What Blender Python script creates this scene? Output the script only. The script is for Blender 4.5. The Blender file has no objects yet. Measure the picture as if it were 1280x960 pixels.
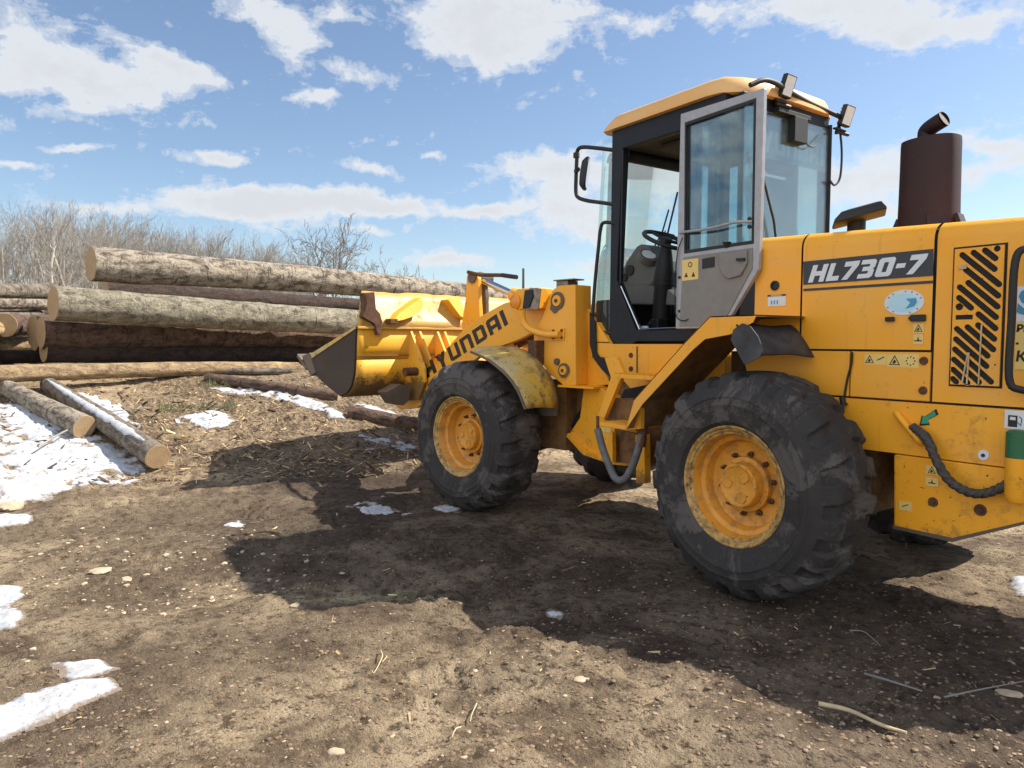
import bpy, bmesh, math, random
import numpy as np
from math import sin, cos, tan, pi, radians, atan2, sqrt
from mathutils import Vector, Matrix
random.seed(7)
C = bpy.context.scene.collection
scene = bpy.context.scene

# ------------------------------------------------------------------ camera
YAW, PITCH, ROLL = radians(34.95), radians(3.4), radians(0.05)
CAM = Vector((2.61, -3.345, 1.48)); FPX = 900.0
_v = Vector((-cos(YAW)*cos(PITCH), sin(YAW)*cos(PITCH), -sin(PITCH)))
_r = Vector((sin(YAW), cos(YAW), 0)); _u = _r.cross(_v)
R2 = cos(ROLL)*_r + sin(ROLL)*_u; U2 = -sin(ROLL)*_r + cos(ROLL)*_u
cd = bpy.data.cameras.new('camera'); cam = bpy.data.objects.new('camera', cd); C.objects.link(cam)
cd.sensor_width = 36; cd.lens = 36*FPX/1280; cd.clip_start = .05; cd.clip_end = 3000
M = Matrix((R2, U2, -_v)).transposed().to_4x4(); M.translation = CAM; cam.matrix_world = M
scene.camera = cam
# survey helpers: where a sight line meets a plane of the machine (rear frame = world axes, front frame = steered)
BETA = radians(7.85); PIV = (-1.45, 1.15); YC = 1.18
def ray(px, py): return R2*((px-640)/FPX) + U2*((480-py)/FPX) + _v
def S(px, py, y):
    d = ray(px, py); t = (y-CAM.y)/d.y; p = CAM+d*t; return (p.x, p.z)
def toW(p):
    dx, dy = p[0]-PIV[0], p[1]-PIV[1]
    return (PIV[0]+dx*cos(BETA)-dy*sin(BETA), PIV[1]+dx*sin(BETA)+dy*cos(BETA), p[2])
def toL(p):
    dx, dy = p[0]-PIV[0], p[1]-PIV[1]
    return Vector((PIV[0]+dx*cos(BETA)+dy*sin(BETA), PIV[1]-dx*sin(BETA)+dy*cos(BETA), p[2]))
def SF(px, py, y):
    c = toL(CAM); e = toL(CAM+ray(px, py)); d = e-c; t = (y-c.y)/d.y; p = c+d*t; return (p.x, p.z)
def SFX(px, py, x):
    c = toL(CAM); e = toL(CAM+ray(px, py)); d = e-c; t = (x-c.x)/d.x; p = c+d*t; return (p.y, p.z)
def SX(px, py, x):
    d = ray(px, py); t = (x-CAM.x)/d.x; p = CAM+d*t; return (p.y, p.z)
def AT(px, py, d): return CAM + ray(px, py)*d
def poly(pts, y, front=False): return [(SF if front else S)(a, b, y) for a, b in pts]

# ------------------------------------------------------------------ numpy noise + terrain
_rng = np.random.RandomState(5); _T = _rng.rand(256, 256)
def vnoise(x, y):
    x = np.asarray(x, float); y = np.asarray(y, float)
    xi = np.floor(x).astype(int); yi = np.floor(y).astype(int); fx = x-xi; fy = y-yi
    fx = fx*fx*(3-2*fx); fy = fy*fy*(3-2*fy)
    a = _T[xi % 256, yi % 256]; b = _T[(xi+1) % 256, yi % 256]; c = _T[xi % 256, (yi+1) % 256]; d = _T[(xi+1) % 256, (yi+1) % 256]
    return (a*(1-fx)+b*fx)*(1-fy)+(c*(1-fx)+d*fx)*fy-.5
def fbm(x, y, s, o=4, g=.5):
    r = 0; a = 1; f = 1/s
    for i in range(o):
        r = r+a*vnoise(x*f+17.3*i, y*f-9.1*i); a *= g; f *= 2.03
    return r
BX = [-60, -20, -11, -9.4, -8.6, -7.8, -6.7, -5.7, -5.0, -4.2, 30]
BZ = [1.3, 1.2, 1.12, 1.02, .86, .69, .42, .22, .09, 0, 0]
def height(x, y, detail=True):
    x = np.asarray(x, float); y = np.asarray(y, float)
    h = np.interp(x, BX, BZ)
    if detail:
        cx, cy = 2.6, -3.3
        far = np.clip(1-np.hypot(x-cx, y-cy)/40, 0, 1)
        n = .10*fbm(x, y, 2.6, 3)+.05*fbm(x+40, y, .55, 4, .6)
        clod = np.clip(fbm(x, y+80, .13, 4, .65), -.12, 1)
        n = n+.05*clod*np.clip(.5+1.6*fbm(x+9, y+5, 1.1, 2), .15, 1)
        # ruts pressed by the tyres, with the lug print in them
        for (a, b, s) in ((-1.45, .36, 1.0),):
            d = y-(a+.12*np.sin(x*.8)); w = np.exp(-(d/b)**4)
            lug = (np.sin((x+np.abs(d)*.9)*2*pi/.16) > 0.1)*1.0
            m = np.clip((x+4.6)/.8, 0, 1)*np.clip((-.9-x)/.6, 0, 1)*np.clip(.7+1.5*fbm(x*.6, y, .9, 2), 0, 1)
            n = n-s*w*m*(.055-.05*lug)
        # cracked, pushed-up crust on the left and shallow hollows
        cr = np.abs(fbm(x+60, y+33, 1.0, 3, .55)); n = n-.010*np.exp(-(cr/.016)**2)*np.clip(.2+3*fbm(x+5, y+70, 2.2, 2), 0, 1)
        n = n+.020*np.tanh(8*fbm(x*.7+y*.5, y*1.1-x*.6, .75, 3))*np.clip(.3+2*fbm(x+90, y+15, 1.9, 2), 0, 1)
        n = n+.13*np.exp(-((x-1.0)/1.1)**2-((y+1.25)/.75)**2)-.07*np.exp(-((x+2.0)/1.0)**2-((y+2.3)/.7)**2)  # mound and hollow added to shift where the machine's shadow edges fall
        # firm ground under the wheels
        k = np.ones_like(n)
        for (wx, wy) in ((0, .2), (0, 2.16), (-2.73, .02), (-3.0, 1.95)):
            k = np.minimum(k, np.clip((np.hypot(x-wx, y-wy)-.25)/.6, 0, 1))
        h = h+n*k*far
    return h
def gz(x, y): return float(height(np.array([x]), np.array([y]))[0])
def GP(px, py):
    d = ray(px, py); t = .5
    while t < 60:
        p = CAM+d*t
        if p.z < float(np.interp(p.x, BX, BZ)): return p
        t += .02
    return CAM+d*t

# ------------------------------------------------------------------ materials
def mk(name):
    m = bpy.data.materials.new(name); m.use_nodes = True; nt = m.node_tree
    b = nt.nodes['Principled BSDF']; return m, nt, b
def nn(nt, t, **k):
    n = nt.nodes.new(t)
    for a, v in k.items():
        if a in n.inputs.keys(): n.inputs[a].default_value = v
        else: setattr(n, a, v)
    return n
def tex(nt, scale, detail=4, rough=.6, co=None, kind='ShaderNodeTexNoise', dist=0):
    n = nt.nodes.new(kind); n.inputs['Scale'].default_value = scale
    if kind == 'ShaderNodeTexNoise':
        n.inputs['Detail'].default_value = detail; n.inputs['Roughness'].default_value = rough; n.inputs['Distortion'].default_value = dist
    nt.links.new(co, n.inputs['Vector']); return n
def ramp(nt, src, stops):
    r = nt.nodes.new('ShaderNodeValToRGB'); el = r.color_ramp.elements
    while len(el) < len(stops): el.new(.5)
    for e, (p, c) in zip(el, stops):
        e.position = p; e.color = (c if isinstance(c, tuple) else (c, c, c))+((1,) if not isinstance(c, tuple) or len(c) == 3 else ())
    nt.links.new(src, r.inputs[0]); return r
def mix(nt, f, a, b, mode='MIX'):
    m = nt.nodes.new('ShaderNodeMix'); m.data_type = 'RGBA'; m.blend_type = mode
    for s, i in ((f, 0), (a, 6), (b, 7)):
        if isinstance(s, (int, float)): m.inputs[i].default_value = s
        elif isinstance(s, tuple): m.inputs[i].default_value = s+(1,)
        else: nt.links.new(s, m.inputs[i])
    return m.outputs[2]
def coords(nt, scale=None, which='Object'):
    c = nt.nodes.new('ShaderNodeTexCoord').outputs[which]
    if scale:
        mp = nt.nodes.new('ShaderNodeMapping'); mp.inputs['Scale'].default_value = scale; nt.links.new(c, mp.inputs[0]); c = mp.outputs[0]
    return c
def bump(nt, b, h, strength=.3, dist=.01):
    n = nt.nodes.new('ShaderNodeBump'); n.inputs['Strength'].default_value = strength; n.inputs['Distance'].default_value = dist
    nt.links.new(h, n.inputs['Height']); nt.links.new(n.outputs[0], b.inputs['Normal'])
def plain(name, col, rough=.5, metal=0, var=.15, scale=6, spec=.5):
    m, nt, b = mk(name); co = coords(nt)
    n = tex(nt, scale, 5, .65, co)
    lo = tuple(c*(1-var) for c in col); hi = tuple(min(1, c*(1+var)) for c in col)
    r = ramp(nt, n.outputs[0], [(.3, lo), (.7, hi)]); nt.links.new(r.outputs[0], b.inputs['Base Color'])
    b.inputs['Roughness'].default_value = rough; b.inputs['Metallic'].default_value = metal
    b.inputs['Specular IOR Level'].default_value = spec
    bump(nt, b, n.outputs[0], .15, .004)
    return m
def paint(name, col, dirt=(.12, .075, .035), amount=.5, rough=.42, chips=.5, fade=None, dscale=7, dstr=.8, dust=.22):
    """machine paint: patchy fading, brown grime in clouds, small rust chips and thin vertical run marks"""
    m, nt, b = mk(name); co = coords(nt)
    n1 = tex(nt, 1.7, 4, .6, co); n2 = tex(nt, dscale, 8, .72, co); n3 = tex(nt, 38, 3, .6, co); n4 = tex(nt, 90, 2, .5, co)
    fade = fade or tuple(min(1, c*1.12+.02) for c in col)
    base = mix(nt, ramp(nt, n1.outputs[0], [(.35, 0.0), (.7, 1.0)]).outputs[0], col, fade)
    st = tex(nt, 1, 3, .5, coords(nt, (30, 30, 1.6)))
    stf = ramp(nt, st.outputs[0], [(.62, 0.0), (.8, .28)])
    base = mix(nt, stf.outputs[0], base, dirt)
    d = ramp(nt, n2.outputs[0], [(1-amount*.62-.05, 0.0), (1-amount*.62+.17, dstr)])
    base = mix(nt, d.outputs[0], base, dirt)
    ch = ramp(nt, n3.outputs[0], [(.76-.1*chips, 0.0), (.79-.1*chips, 1.0)])
    base = mix(nt, ch.outputs[0], base, (.06, .022, .01))
    sc = tex(nt, 1, 4, .7, coords(nt, (3.5, 3.5, 55)), dist=.6)      # sideways scratches down to primer
    base = mix(nt, ramp(nt, sc.outputs[0], [(.735, 0.0), (.755, .75)]).outputs[0], base, (.10, .05, .02))
    du = tex(nt, .9, 5, .6, coords(nt, (1, 1, 2.2))); base = mix(nt, ramp(nt, du.outputs[0], [(.5, 0.0), (.72, dust)]).outputs[0], base, (.42, .33, .22))
    nt.links.new(base, b.inputs['Base Color'])
    rr = ramp(nt, d.outputs[0], [(0, rough), (1, .85)]); nt.links.new(rr.outputs[0], b.inputs['Roughness'])
    b.inputs['Specular IOR Level'].default_value = .4
    ad = nn(nt, 'ShaderNodeMath', operation='ADD'); nt.links.new(n2.outputs[0], ad.inputs[0]); nt.links.new(n4.outputs[0], ad.inputs[1])
    bump(nt, b, ad.outputs[0], .12, .006)
    return m
def muddy(m, z0, z1, col=(.10, .065, .035)):
    nt = m.node_tree; b = nt.nodes['Principled BSDF']; src = b.inputs['Base Color'].links[0].from_socket; co = coords(nt)
    s = nn(nt, 'ShaderNodeSeparateXYZ'); nt.links.new(co, s.inputs[0]); n = tex(nt, 6, 8, .75, co, dist=.5)
    r = nn(nt, 'ShaderNodeMapRange'); nt.links.new(s.outputs[2], r.inputs[0]); r.inputs[1].default_value = z0; r.inputs[2].default_value = z1; r.inputs[3].default_value = .75; r.inputs[4].default_value = -.1
    a = nn(nt, 'ShaderNodeMath', operation='ADD'); nt.links.new(r.outputs[0], a.inputs[0]); nt.links.new(n.outputs[0], a.inputs[1])
    q = ramp(nt, a.outputs[0], [(.62, 0.0), (.74, .85)]); nt.links.new(mix(nt, q.outputs[0], src, col), b.inputs['Base Color'])
YEL = (.85, .365, .014)
M_ = {}
M_['yellow'] = paint('yellow_paint', YEL, amount=.63, chips=.8, fade=(.84, .40, .035))
M_['yellow_clean'] = paint('yellow_paint_cleaner', YEL, amount=.53, chips=.6, fade=(.82, .40, .05))
M_['bucket'] = paint('bucket_paint', (.80, .38, .018), dirt=(.15, .09, .035), amount=.60, rough=.6, chips=.9, fade=(.86, .47, .05), dscale=9)
muddy(M_['bucket'], .75, 1.25)
M_['bucket_bare'] = paint('worn_bucket_sheet', (.60, .33, .045), dirt=(.24, .13, .06), amount=.72, chips=1.0, fade=(.58, .37, .12), dscale=6)
muddy(M_['yellow'], .05, .72, (.26, .14, .04))
M_['muddy_yellow'] = paint('muddy_fender', (.62, .40, .05), dirt=(.06, .040, .026), amount=.74, chips=1.0, fade=(.50, .42, .26), dscale=9, dstr=1)
M_['roof'] = paint('cab_roof_paint', (.72, .40, .13), dirt=(.30, .18, .08), amount=.3, chips=.1, fade=(.74, .46, .20))
M_['dirty_steel'] = paint('dirty_steel', (.10, .075, .055), dirt=(.045, .03, .02), amount=.6, chips=.5, rough=.7)
M_['bucket_side'] = paint('bucket_side_plate', (.042, .030, .024), dirt=(.02, .015, .012), amount=.5, rough=.75, dust=.06, fade=(.06, .042, .03))
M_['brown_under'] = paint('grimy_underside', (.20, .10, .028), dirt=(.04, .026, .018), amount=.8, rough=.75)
M_['cab_black'] = plain('cab_frame_paint', (.010, .012, .018), .5, 0, .3, 6, .3)
M_['black'] = plain('black_plastic', (.012, .012, .013), .6, 0, .3)
M_['rubber_flap'] = plain('rubber_flap', (.035, .037, .042), .62, 0, .7, 9)
M_['grey_trim'] = plain('grey_cab_trim', (.20, .19, .175), .6, 0, .1, 12)
M_['dash'] = plain('dashboard_plastic', (.12, .12, .115), .55, 0, .12, 9)
M_['dark_interior'] = plain('dark_interior', (.012, .011, .012), .8)
M_['head'] = plain('headliner', (.07, .06, .05), .85)
M_['seat'] = plain('seat_cloth', (.035, .045, .07), .85)
M_['door_frame'] = plain('door_frame_paint', (.34, .34, .36), .4, .2, .12, 20)
M_['exhaust'] = paint('exhaust_rusty_paint', (.020, .0085, .011), dirt=(.026, .010, .009), amount=.6, dust=0, rough=.6, chips=.3, fade=(.028, .009, .011))
M_['chrome'] = plain('cylinder_rod', (.55, .56, .58), .18, 1, .05)
M_['steel'] = plain('worn_steel', (.23, .20, .17), .45, .8, .4, 14)
M_['rust'] = plain('rusty_iron', (.10, .045, .022), .85, 0, .5, 20)
M_['hose'] = plain('dirty_hose', (.05, .044, .038), .75, 0, .5, 40)
M_['decal_dark'] = plain('decal_dark', (.022, .026, .034), .4, 0, .2)
M_['decal_white'] = plain('decal_white', (.62, .66, .70), .45, 0, .06)
M_['decal_black'] = plain('decal_black', (.010, .009, .008), .5, 0, .2)
M_['decal_yellow'] = plain('warning_sticker', (.72, .52, .16), .5, 0, .08)
M_['decal_blue'] = plain('sticker_blue', (.05, .25, .42), .45, 0, .2)
M_['decal_pale'] = plain('sticker_pale_blue', (.42, .66, .76), .45, 0, .08)
M_['green'] = plain('green_paint', (.02, .12, .05), .5, 0, .3)
M_['teal'] = plain('arrow_green', (.02, .28, .16), .5)
M_['lens'] = plain('lamp_lens', (.72, .74, .74), .2, 0, .1, 60)
M_['amber'] = plain('amber_lens', (.75, .25, .02), .25, 0, .1)
M_['mirror'] = plain('mirror_glass', (.75, .78, .8), .05, 1, .02)
M_['red'] = plain('red_oxide', (.35, .04, .02), .6)
def glass(name, tint, gl=.12, haze=0.0):
    m, nt, b = mk(name); out = nt.nodes['Material Output']; nt.nodes.remove(b)
    tr = nn(nt, 'ShaderNodeBsdfTransparent', Color=tint+(1,)); g = nn(nt, 'ShaderNodeBsdfGlossy', Roughness=.02)
    fr = nn(nt, 'ShaderNodeFresnel', IOR=1.5); ad = nn(nt, 'ShaderNodeMath', operation='MULTIPLY_ADD'); ad.inputs[1].default_value = .55; ad.inputs[2].default_value = gl*.10
    nt.links.new(fr.outputs[0], ad.inputs[0])
    mx = nn(nt, 'ShaderNodeMixShader'); nt.links.new(ad.outputs[0], mx.inputs[0]); nt.links.new(tr.outputs[0], mx.inputs[1]); nt.links.new(g.outputs[0], mx.inputs[2])
    df = nn(nt, 'ShaderNodeBsdfDiffuse', Color=(.55, .55, .5, 1)); m2 = nn(nt, 'ShaderNodeMixShader')
    n = tex(nt, 5, 6, .7, coords(nt)); r = ramp(nt, n.outputs[0], [(.35, haze*.5), (.75, haze*1.6)])
    nt.links.new(r.outputs[0], m2.inputs[0]); nt.links.new(mx.outputs[0], m2.inputs[1]); nt.links.new(df.outputs[0], m2.inputs[2])
    nt.links.new(m2.outputs[0], out.inputs[0]); return m
M_['glass'] = glass('cab_glass', (.88, .96, .92), .3, .04)
M_['glass_door'] = glass('door_glass', (.66, .80, .82), .5, .015)
M_['glass_rear'] = glass('rear_glass', (.82, .91, .90), .4, .05)

def mat_tyre():
    m, nt, b = mk('tyre_rubber'); co = coords(nt)
    n1 = tex(nt, 3.2, 8, .75, co, dist=.6); n2 = tex(nt, 26, 6, .7, co); n3 = tex(nt, 8, 5, .6, co)
    base = mix(nt, n3.outputs[0], (.022, .020, .020), (.050, .046, .045))
    d = ramp(nt, n1.outputs[0], [(.50, 0.0), (.56, .75)])
    base = mix(nt, d.outputs[0], base, (.105, .095, .09))
    d2 = ramp(nt, n2.outputs[0], [(.60, 0.0), (.72, .6)])
    base = mix(nt, d2.outputs[0], base, (.095, .082, .07))
    nt.links.new(base, b.inputs['Base Color']); b.inputs['Roughness'].default_value = .8; b.inputs['Specular IOR Level'].default_value = .3
    ad = nn(nt, 'ShaderNodeMath', operation='ADD'); nt.links.new(n2.outputs[0], ad.inputs[0]); nt.links.new(d.outputs[0], ad.inputs[1])
    bump(nt, b, ad.outputs[0], .5, .008); return m
M_['tyre'] = mat_tyre()
M_['rim'] = paint('rim_paint', (.62, .27, .025), dirt=(.20, .12, .05), amount=.74, chips=.9, dscale=10)
M_['rim_edge'] = paint('rusty_rim_edge', (.48, .29, .08), dirt=(.08, .042, .02), amount=.86, chips=1, dscale=22, dstr=.9)

def mat_ground():
    m, nt, b = mk('mud_ground'); co = coords(nt)
    big = tex(nt, .42, 5, .6, co, dist=.4); mid = tex(nt, 1.9, 8, .68, co, dist=.5); fine = tex(nt, 16, 8, .75, co); grit = tex(nt, 70, 4, .7, co)
    vor = tex(nt, 24, co=co, kind='ShaderNodeTexVoronoi')
    base = mix(nt, ramp(nt, mid.outputs[0], [(.42, 0.0), (.58, 1.0)]).outputs[0], (.21, .15, .095), (.60, .465, .30))
    base = mix(nt, ramp(nt, big.outputs[0], [(.42, .75), (.56, 0.0)]).outputs[0], base, (.155, .112, .076))
    base = mix(nt, ramp(nt, fine.outputs[0], [(.38, .9), (.50, 0.0)]).outputs[0], base, (.085, .056, .032))
    base = mix(nt, ramp(nt, fine.outputs[0], [(.55, 0.0), (.72, .6)]).outputs[0], base, (.46, .345, .21))
    base = mix(nt, ramp(nt, grit.outputs[0], [(.30, .5), (.46, 0.0)]).outputs[0], base, (.07, .046, .026))
    vm = nn(nt, 'ShaderNodeMath', operation='MULTIPLY')
    nt.links.new(ramp(nt, vor.outputs['Distance'], [(.14, 1.0), (.24, 0.0)]).outputs[0], vm.inputs[0])
    nt.links.new(ramp(nt, mid.outputs[0], [(.56, 0.0), (.68, .6)]).outputs[0], vm.inputs[1])
    base = mix(nt, vm.outputs[0], base, (.42, .32, .20))
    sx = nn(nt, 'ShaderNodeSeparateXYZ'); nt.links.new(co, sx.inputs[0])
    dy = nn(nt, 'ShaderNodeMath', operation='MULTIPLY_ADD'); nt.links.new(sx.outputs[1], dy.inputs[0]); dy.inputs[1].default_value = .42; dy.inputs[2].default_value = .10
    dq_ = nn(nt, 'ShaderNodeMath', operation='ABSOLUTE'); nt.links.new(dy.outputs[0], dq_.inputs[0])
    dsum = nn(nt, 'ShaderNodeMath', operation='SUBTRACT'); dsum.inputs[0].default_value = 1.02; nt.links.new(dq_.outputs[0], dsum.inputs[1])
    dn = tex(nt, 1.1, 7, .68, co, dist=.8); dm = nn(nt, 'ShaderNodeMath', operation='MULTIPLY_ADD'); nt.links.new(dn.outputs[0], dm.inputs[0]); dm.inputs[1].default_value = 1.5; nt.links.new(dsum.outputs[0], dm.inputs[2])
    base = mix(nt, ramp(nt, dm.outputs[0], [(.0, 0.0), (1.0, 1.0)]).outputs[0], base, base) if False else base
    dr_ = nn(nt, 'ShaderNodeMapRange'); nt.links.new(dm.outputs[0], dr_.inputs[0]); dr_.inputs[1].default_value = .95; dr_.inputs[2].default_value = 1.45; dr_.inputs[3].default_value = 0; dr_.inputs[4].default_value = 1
    base = mix(nt, dr_.outputs[0], base, mix(nt, 1.0, base, (.50, .49, .52), 'MULTIPLY'))  # damp lane along the machine, coloured darker to deepen the shade there
    # wood chips and litter on the bank
    px = nn(nt, 'ShaderNodeSeparateXYZ'); nt.links.new(co, px.inputs[0])
    bk = nn(nt, 'ShaderNodeMapRange'); nt.links.new(px.outputs[0], bk.inputs[0])
    bk.inputs[1].default_value = -4.8; bk.inputs[2].default_value = -6.5; bk.inputs[3].default_value = 0; bk.inputs[4].default_value = .75
    lit = tex(nt, 1, 6, .8, coords(nt, (9, 22, 9)))
    bm = nn(nt, 'ShaderNodeMath', operation='MULTIPLY'); nt.links.new(bk.outputs[0], bm.inputs[0])
    nt.links.new(ramp(nt, lit.outputs[0], [(.46, 0.0), (.6, 1.0)]).outputs[0], bm.inputs[1])
    base = mix(nt, bm.outputs[0], base, (.52, .38, .22))
    nt.links.new(base, b.inputs['Base Color']); b.inputs['Roughness'].default_value = .92; b.inputs['Specular IOR Level'].default_value = .25
    a1 = nn(nt, 'ShaderNodeMath', operation='MULTIPLY_ADD'); nt.links.new(fine.outputs[0], a1.inputs[0]); a1.inputs[1].default_value = 1.6; nt.links.new(grit.outputs[0], a1.inputs[2])
    a2 = nn(nt, 'ShaderNodeMath', operation='ADD'); nt.links.new(a1.outputs[0], a2.inputs[0]); nt.links.new(vm.outputs[0], a2.inputs[1])
    bump(nt, b, a2.outputs[0], 1.0, .035); return m
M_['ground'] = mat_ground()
def mat_snow():
    m, nt, b = mk('old_snow'); co = coords(nt); n = tex(nt, 9, 8, .7, co); n2 = tex(nt, 60, 4, .6, co)
    base = mix(nt, ramp(nt, n.outputs[0], [(.44, 0.0), (.66, .85)]).outputs[0], (.46, .49, .54), (.33, .31, .29))
    base = mix(nt, ramp(nt, n2.outputs[0], [(.61, 0.0), (.68, .8)]).outputs[0], base, (.16, .11, .07))
    at = nn(nt, 'ShaderNodeAttribute', attribute_name='melt'); am = nn(nt, 'ShaderNodeMath', operation='MULTIPLY_ADD'); nt.links.new(n2.outputs[0], am.inputs[0]); am.inputs[1].default_value = 1.1; nt.links.new(at.outputs['Fac'], am.inputs[2])
    base = mix(nt, ramp(nt, am.outputs[0], [(.0, 0.0), (.95, 0.0), (1.0, 0.0)]).outputs[0], base, base) if False else base
    mr = nn(nt, 'ShaderNodeMapRange'); nt.links.new(am.outputs[0], mr.inputs[0]); mr.inputs[1].default_value = .95; mr.inputs[2].default_value = 1.45; mr.inputs[3].default_value = 0; mr.inputs[4].default_value = .95
    base = mix(nt, mr.outputs[0], base, (.17, .125, .085))
    nt.links.new(base, b.inputs['Base Color']); b.inputs['Roughness'].default_value = .7
    bump(nt, b, n.outputs[0], .5, .03); return m
M_['snow'] = mat_snow()
def mat_bark(name, light, dark, patch=None, bands=True, amt=.5, green=None):
    m, nt, b = mk(name)
    cg = coords(nt, (6, 6, 3.2)); cr = coords(nt, (3, 3, 14)); co = coords(nt)
    n1 = tex(nt, 1.6, 8, .75, cg, dist=.5); n2 = tex(nt, 1.0, 6, .75, cr, dist=.8); n3 = tex(nt, 11, 6, .7, co)
    base = mix(nt, ramp(nt, n1.outputs[0], [(.40, 0.0), (.56, 1.0)]).outputs[0], dark, light)
    if bands: base = mix(nt, ramp(nt, n2.outputs[0], [(.55, 0.0), (.62, .85)]).outputs[0], base, tuple(c*.45 for c in dark))
    if green: base = mix(nt, ramp(nt, n3.outputs[0], [(.42, 0.0), (.62, .8)]).outputs[0], base, green)
    if patch:
        p = ramp(nt, tex(nt, 1.3, 6, .7, coords(nt, (3, 3, 1)), dist=.3).outputs[0], [(1-amt*.8, 0.0), (1-amt*.8+.04, 1.0)])
        base = mix(nt, p.outputs[0], base, patch)
    nt.links.new(base, b.inputs['Base Color']); b.inputs['Roughness'].default_value = .88
    n5 = tex(nt, 26, 8, .75, co); ba = nn(nt, 'ShaderNodeMath', operation='ADD'); nt.links.new(n1.outputs[0], ba.inputs[0]); nt.links.new(n5.outputs[0], ba.inputs[1])
    sp = ramp(nt, n5.outputs[0], [(.34, .7), (.46, 0.0)]); nt.links.new(mix(nt, sp.outputs[0], base, tuple(c*.6 for c in dark)), b.inputs['Base Color'])
    bump(nt, b, ba.outputs[0], 1.0, .07); return m
B_ = {
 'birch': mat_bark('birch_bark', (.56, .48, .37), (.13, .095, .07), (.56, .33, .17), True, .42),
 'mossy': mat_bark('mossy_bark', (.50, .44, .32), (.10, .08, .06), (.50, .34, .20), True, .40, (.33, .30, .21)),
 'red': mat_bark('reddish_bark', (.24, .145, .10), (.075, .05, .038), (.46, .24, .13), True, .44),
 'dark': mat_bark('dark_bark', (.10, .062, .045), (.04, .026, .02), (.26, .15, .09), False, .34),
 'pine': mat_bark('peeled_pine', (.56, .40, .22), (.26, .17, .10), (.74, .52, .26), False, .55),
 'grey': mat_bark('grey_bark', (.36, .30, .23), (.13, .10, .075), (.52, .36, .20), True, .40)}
def mat_cut():
    m, nt, b = mk('cut_wood'); co = coords(nt); w = nt.nodes.new('ShaderNodeTexWave'); w.wave_type = 'RINGS'; w.rings_direction = 'Z'
    w.inputs['Scale'].default_value = 14; w.inputs['Distortion'].default_value = 2.5; w.inputs['Detail'].default_value = 3; nt.links.new(co, w.inputs[0])
    n = tex(nt, 9, 5, .6, co)
    base = mix(nt, ramp(nt, w.outputs[1], [(0, 0.0), (1, .6)]).outputs[0], (.42, .29, .16), (.26, .165, .085))
    base = mix(nt, ramp(nt, n.outputs[0], [(.45, 0.0), (.75, .6)]).outputs[0], base, (.24, .16, .09))
    nt.links.new(base, b.inputs['Base Color']); b.inputs['Roughness'].default_value = .85; bump(nt, b, n.outputs[0], .4, .01); return m
M_['cut'] = mat_cut()
M_['trunk'] = plain('pale_trunk_bark', (.42, .385, .33), .9, 0, .35, 4)
M_['twig'] = plain('bare_twig_bark', (.28, .26, .23), .9, 0, .3, 2)
M_['twig_grey'] = plain('grey_twig_bark', (.20, .185, .17), .9, 0, .3, 2)
M_['pebble'] = plain('pebble_stone', (.27, .205, .145), .85, 0, .45, 5)
M_['stone'] = plain('pale_stone', (.42, .335, .23), .85, 0, .25, 12)
M_['chip'] = plain('wood_chip', (.50, .36, .20), .85, 0, .4, 6)
M_['clod'] = plain('mud_clod', (.17, .115, .07), .95, 0, .6, 9)
M_['straw'] = plain('dry_straw', (.55, .43, .26), .85, 0, .2, 9)
M_['pole'] = plain('weathered_pole', (.10, .085, .07), .9)

# ------------------------------------------------------------------ mesh helpers
def link(name, me, m, parent=None, smooth=None, bev=0, seg=2):
    for mm in (m if isinstance(m, (list, tuple)) else [m]): me.materials.append(mm)
    o = bpy.data.objects.new(name, me); C.objects.link(o)
    if smooth is not None:
        me.polygons.foreach_set('use_smooth', [True]*len(me.polygons))
        if smooth > 0: me.set_sharp_from_angle(angle=radians(smooth))
    if parent is not None:
        o.parent = parent; o.matrix_parent_inverse = world_of(parent).inverted()
    if bev:
        b = o.modifiers.new('bevel', 'BEVEL'); b.width = bev; b.segments = seg; b.limit_method = 'ANGLE'; b.angle_limit = radians(35)
        if smooth is None:
            me.polygons.foreach_set('use_smooth', [True]*len(me.polygons)); me.set_sharp_from_angle(angle=radians(35)); b.harden_normals = True
    return o
def world_of(o):
    m = o.matrix_basis.copy()
    if o.parent is not None: m = world_of(o.parent) @ o.matrix_parent_inverse @ m
    return m
def thing(name, label, cat, loc=(0, 0, 0), group=None, parent=None):
    o = bpy.data.objects.new(name, None); C.objects.link(o); o.location = loc; o.empty_display_size = .2
    if parent is not None: o.parent = parent; o.matrix_parent_inverse = world_of(parent).inverted()
    if label: o['label'] = label
    if cat: o['category'] = cat
    if group: o['group'] = group
    return o
def tag(o, label, cat=None, group=None, kind=None):
    if label: o['label'] = label
    if cat: o['category'] = cat
    if group: o['group'] = group
    if kind: o['kind'] = kind
    return o
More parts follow.
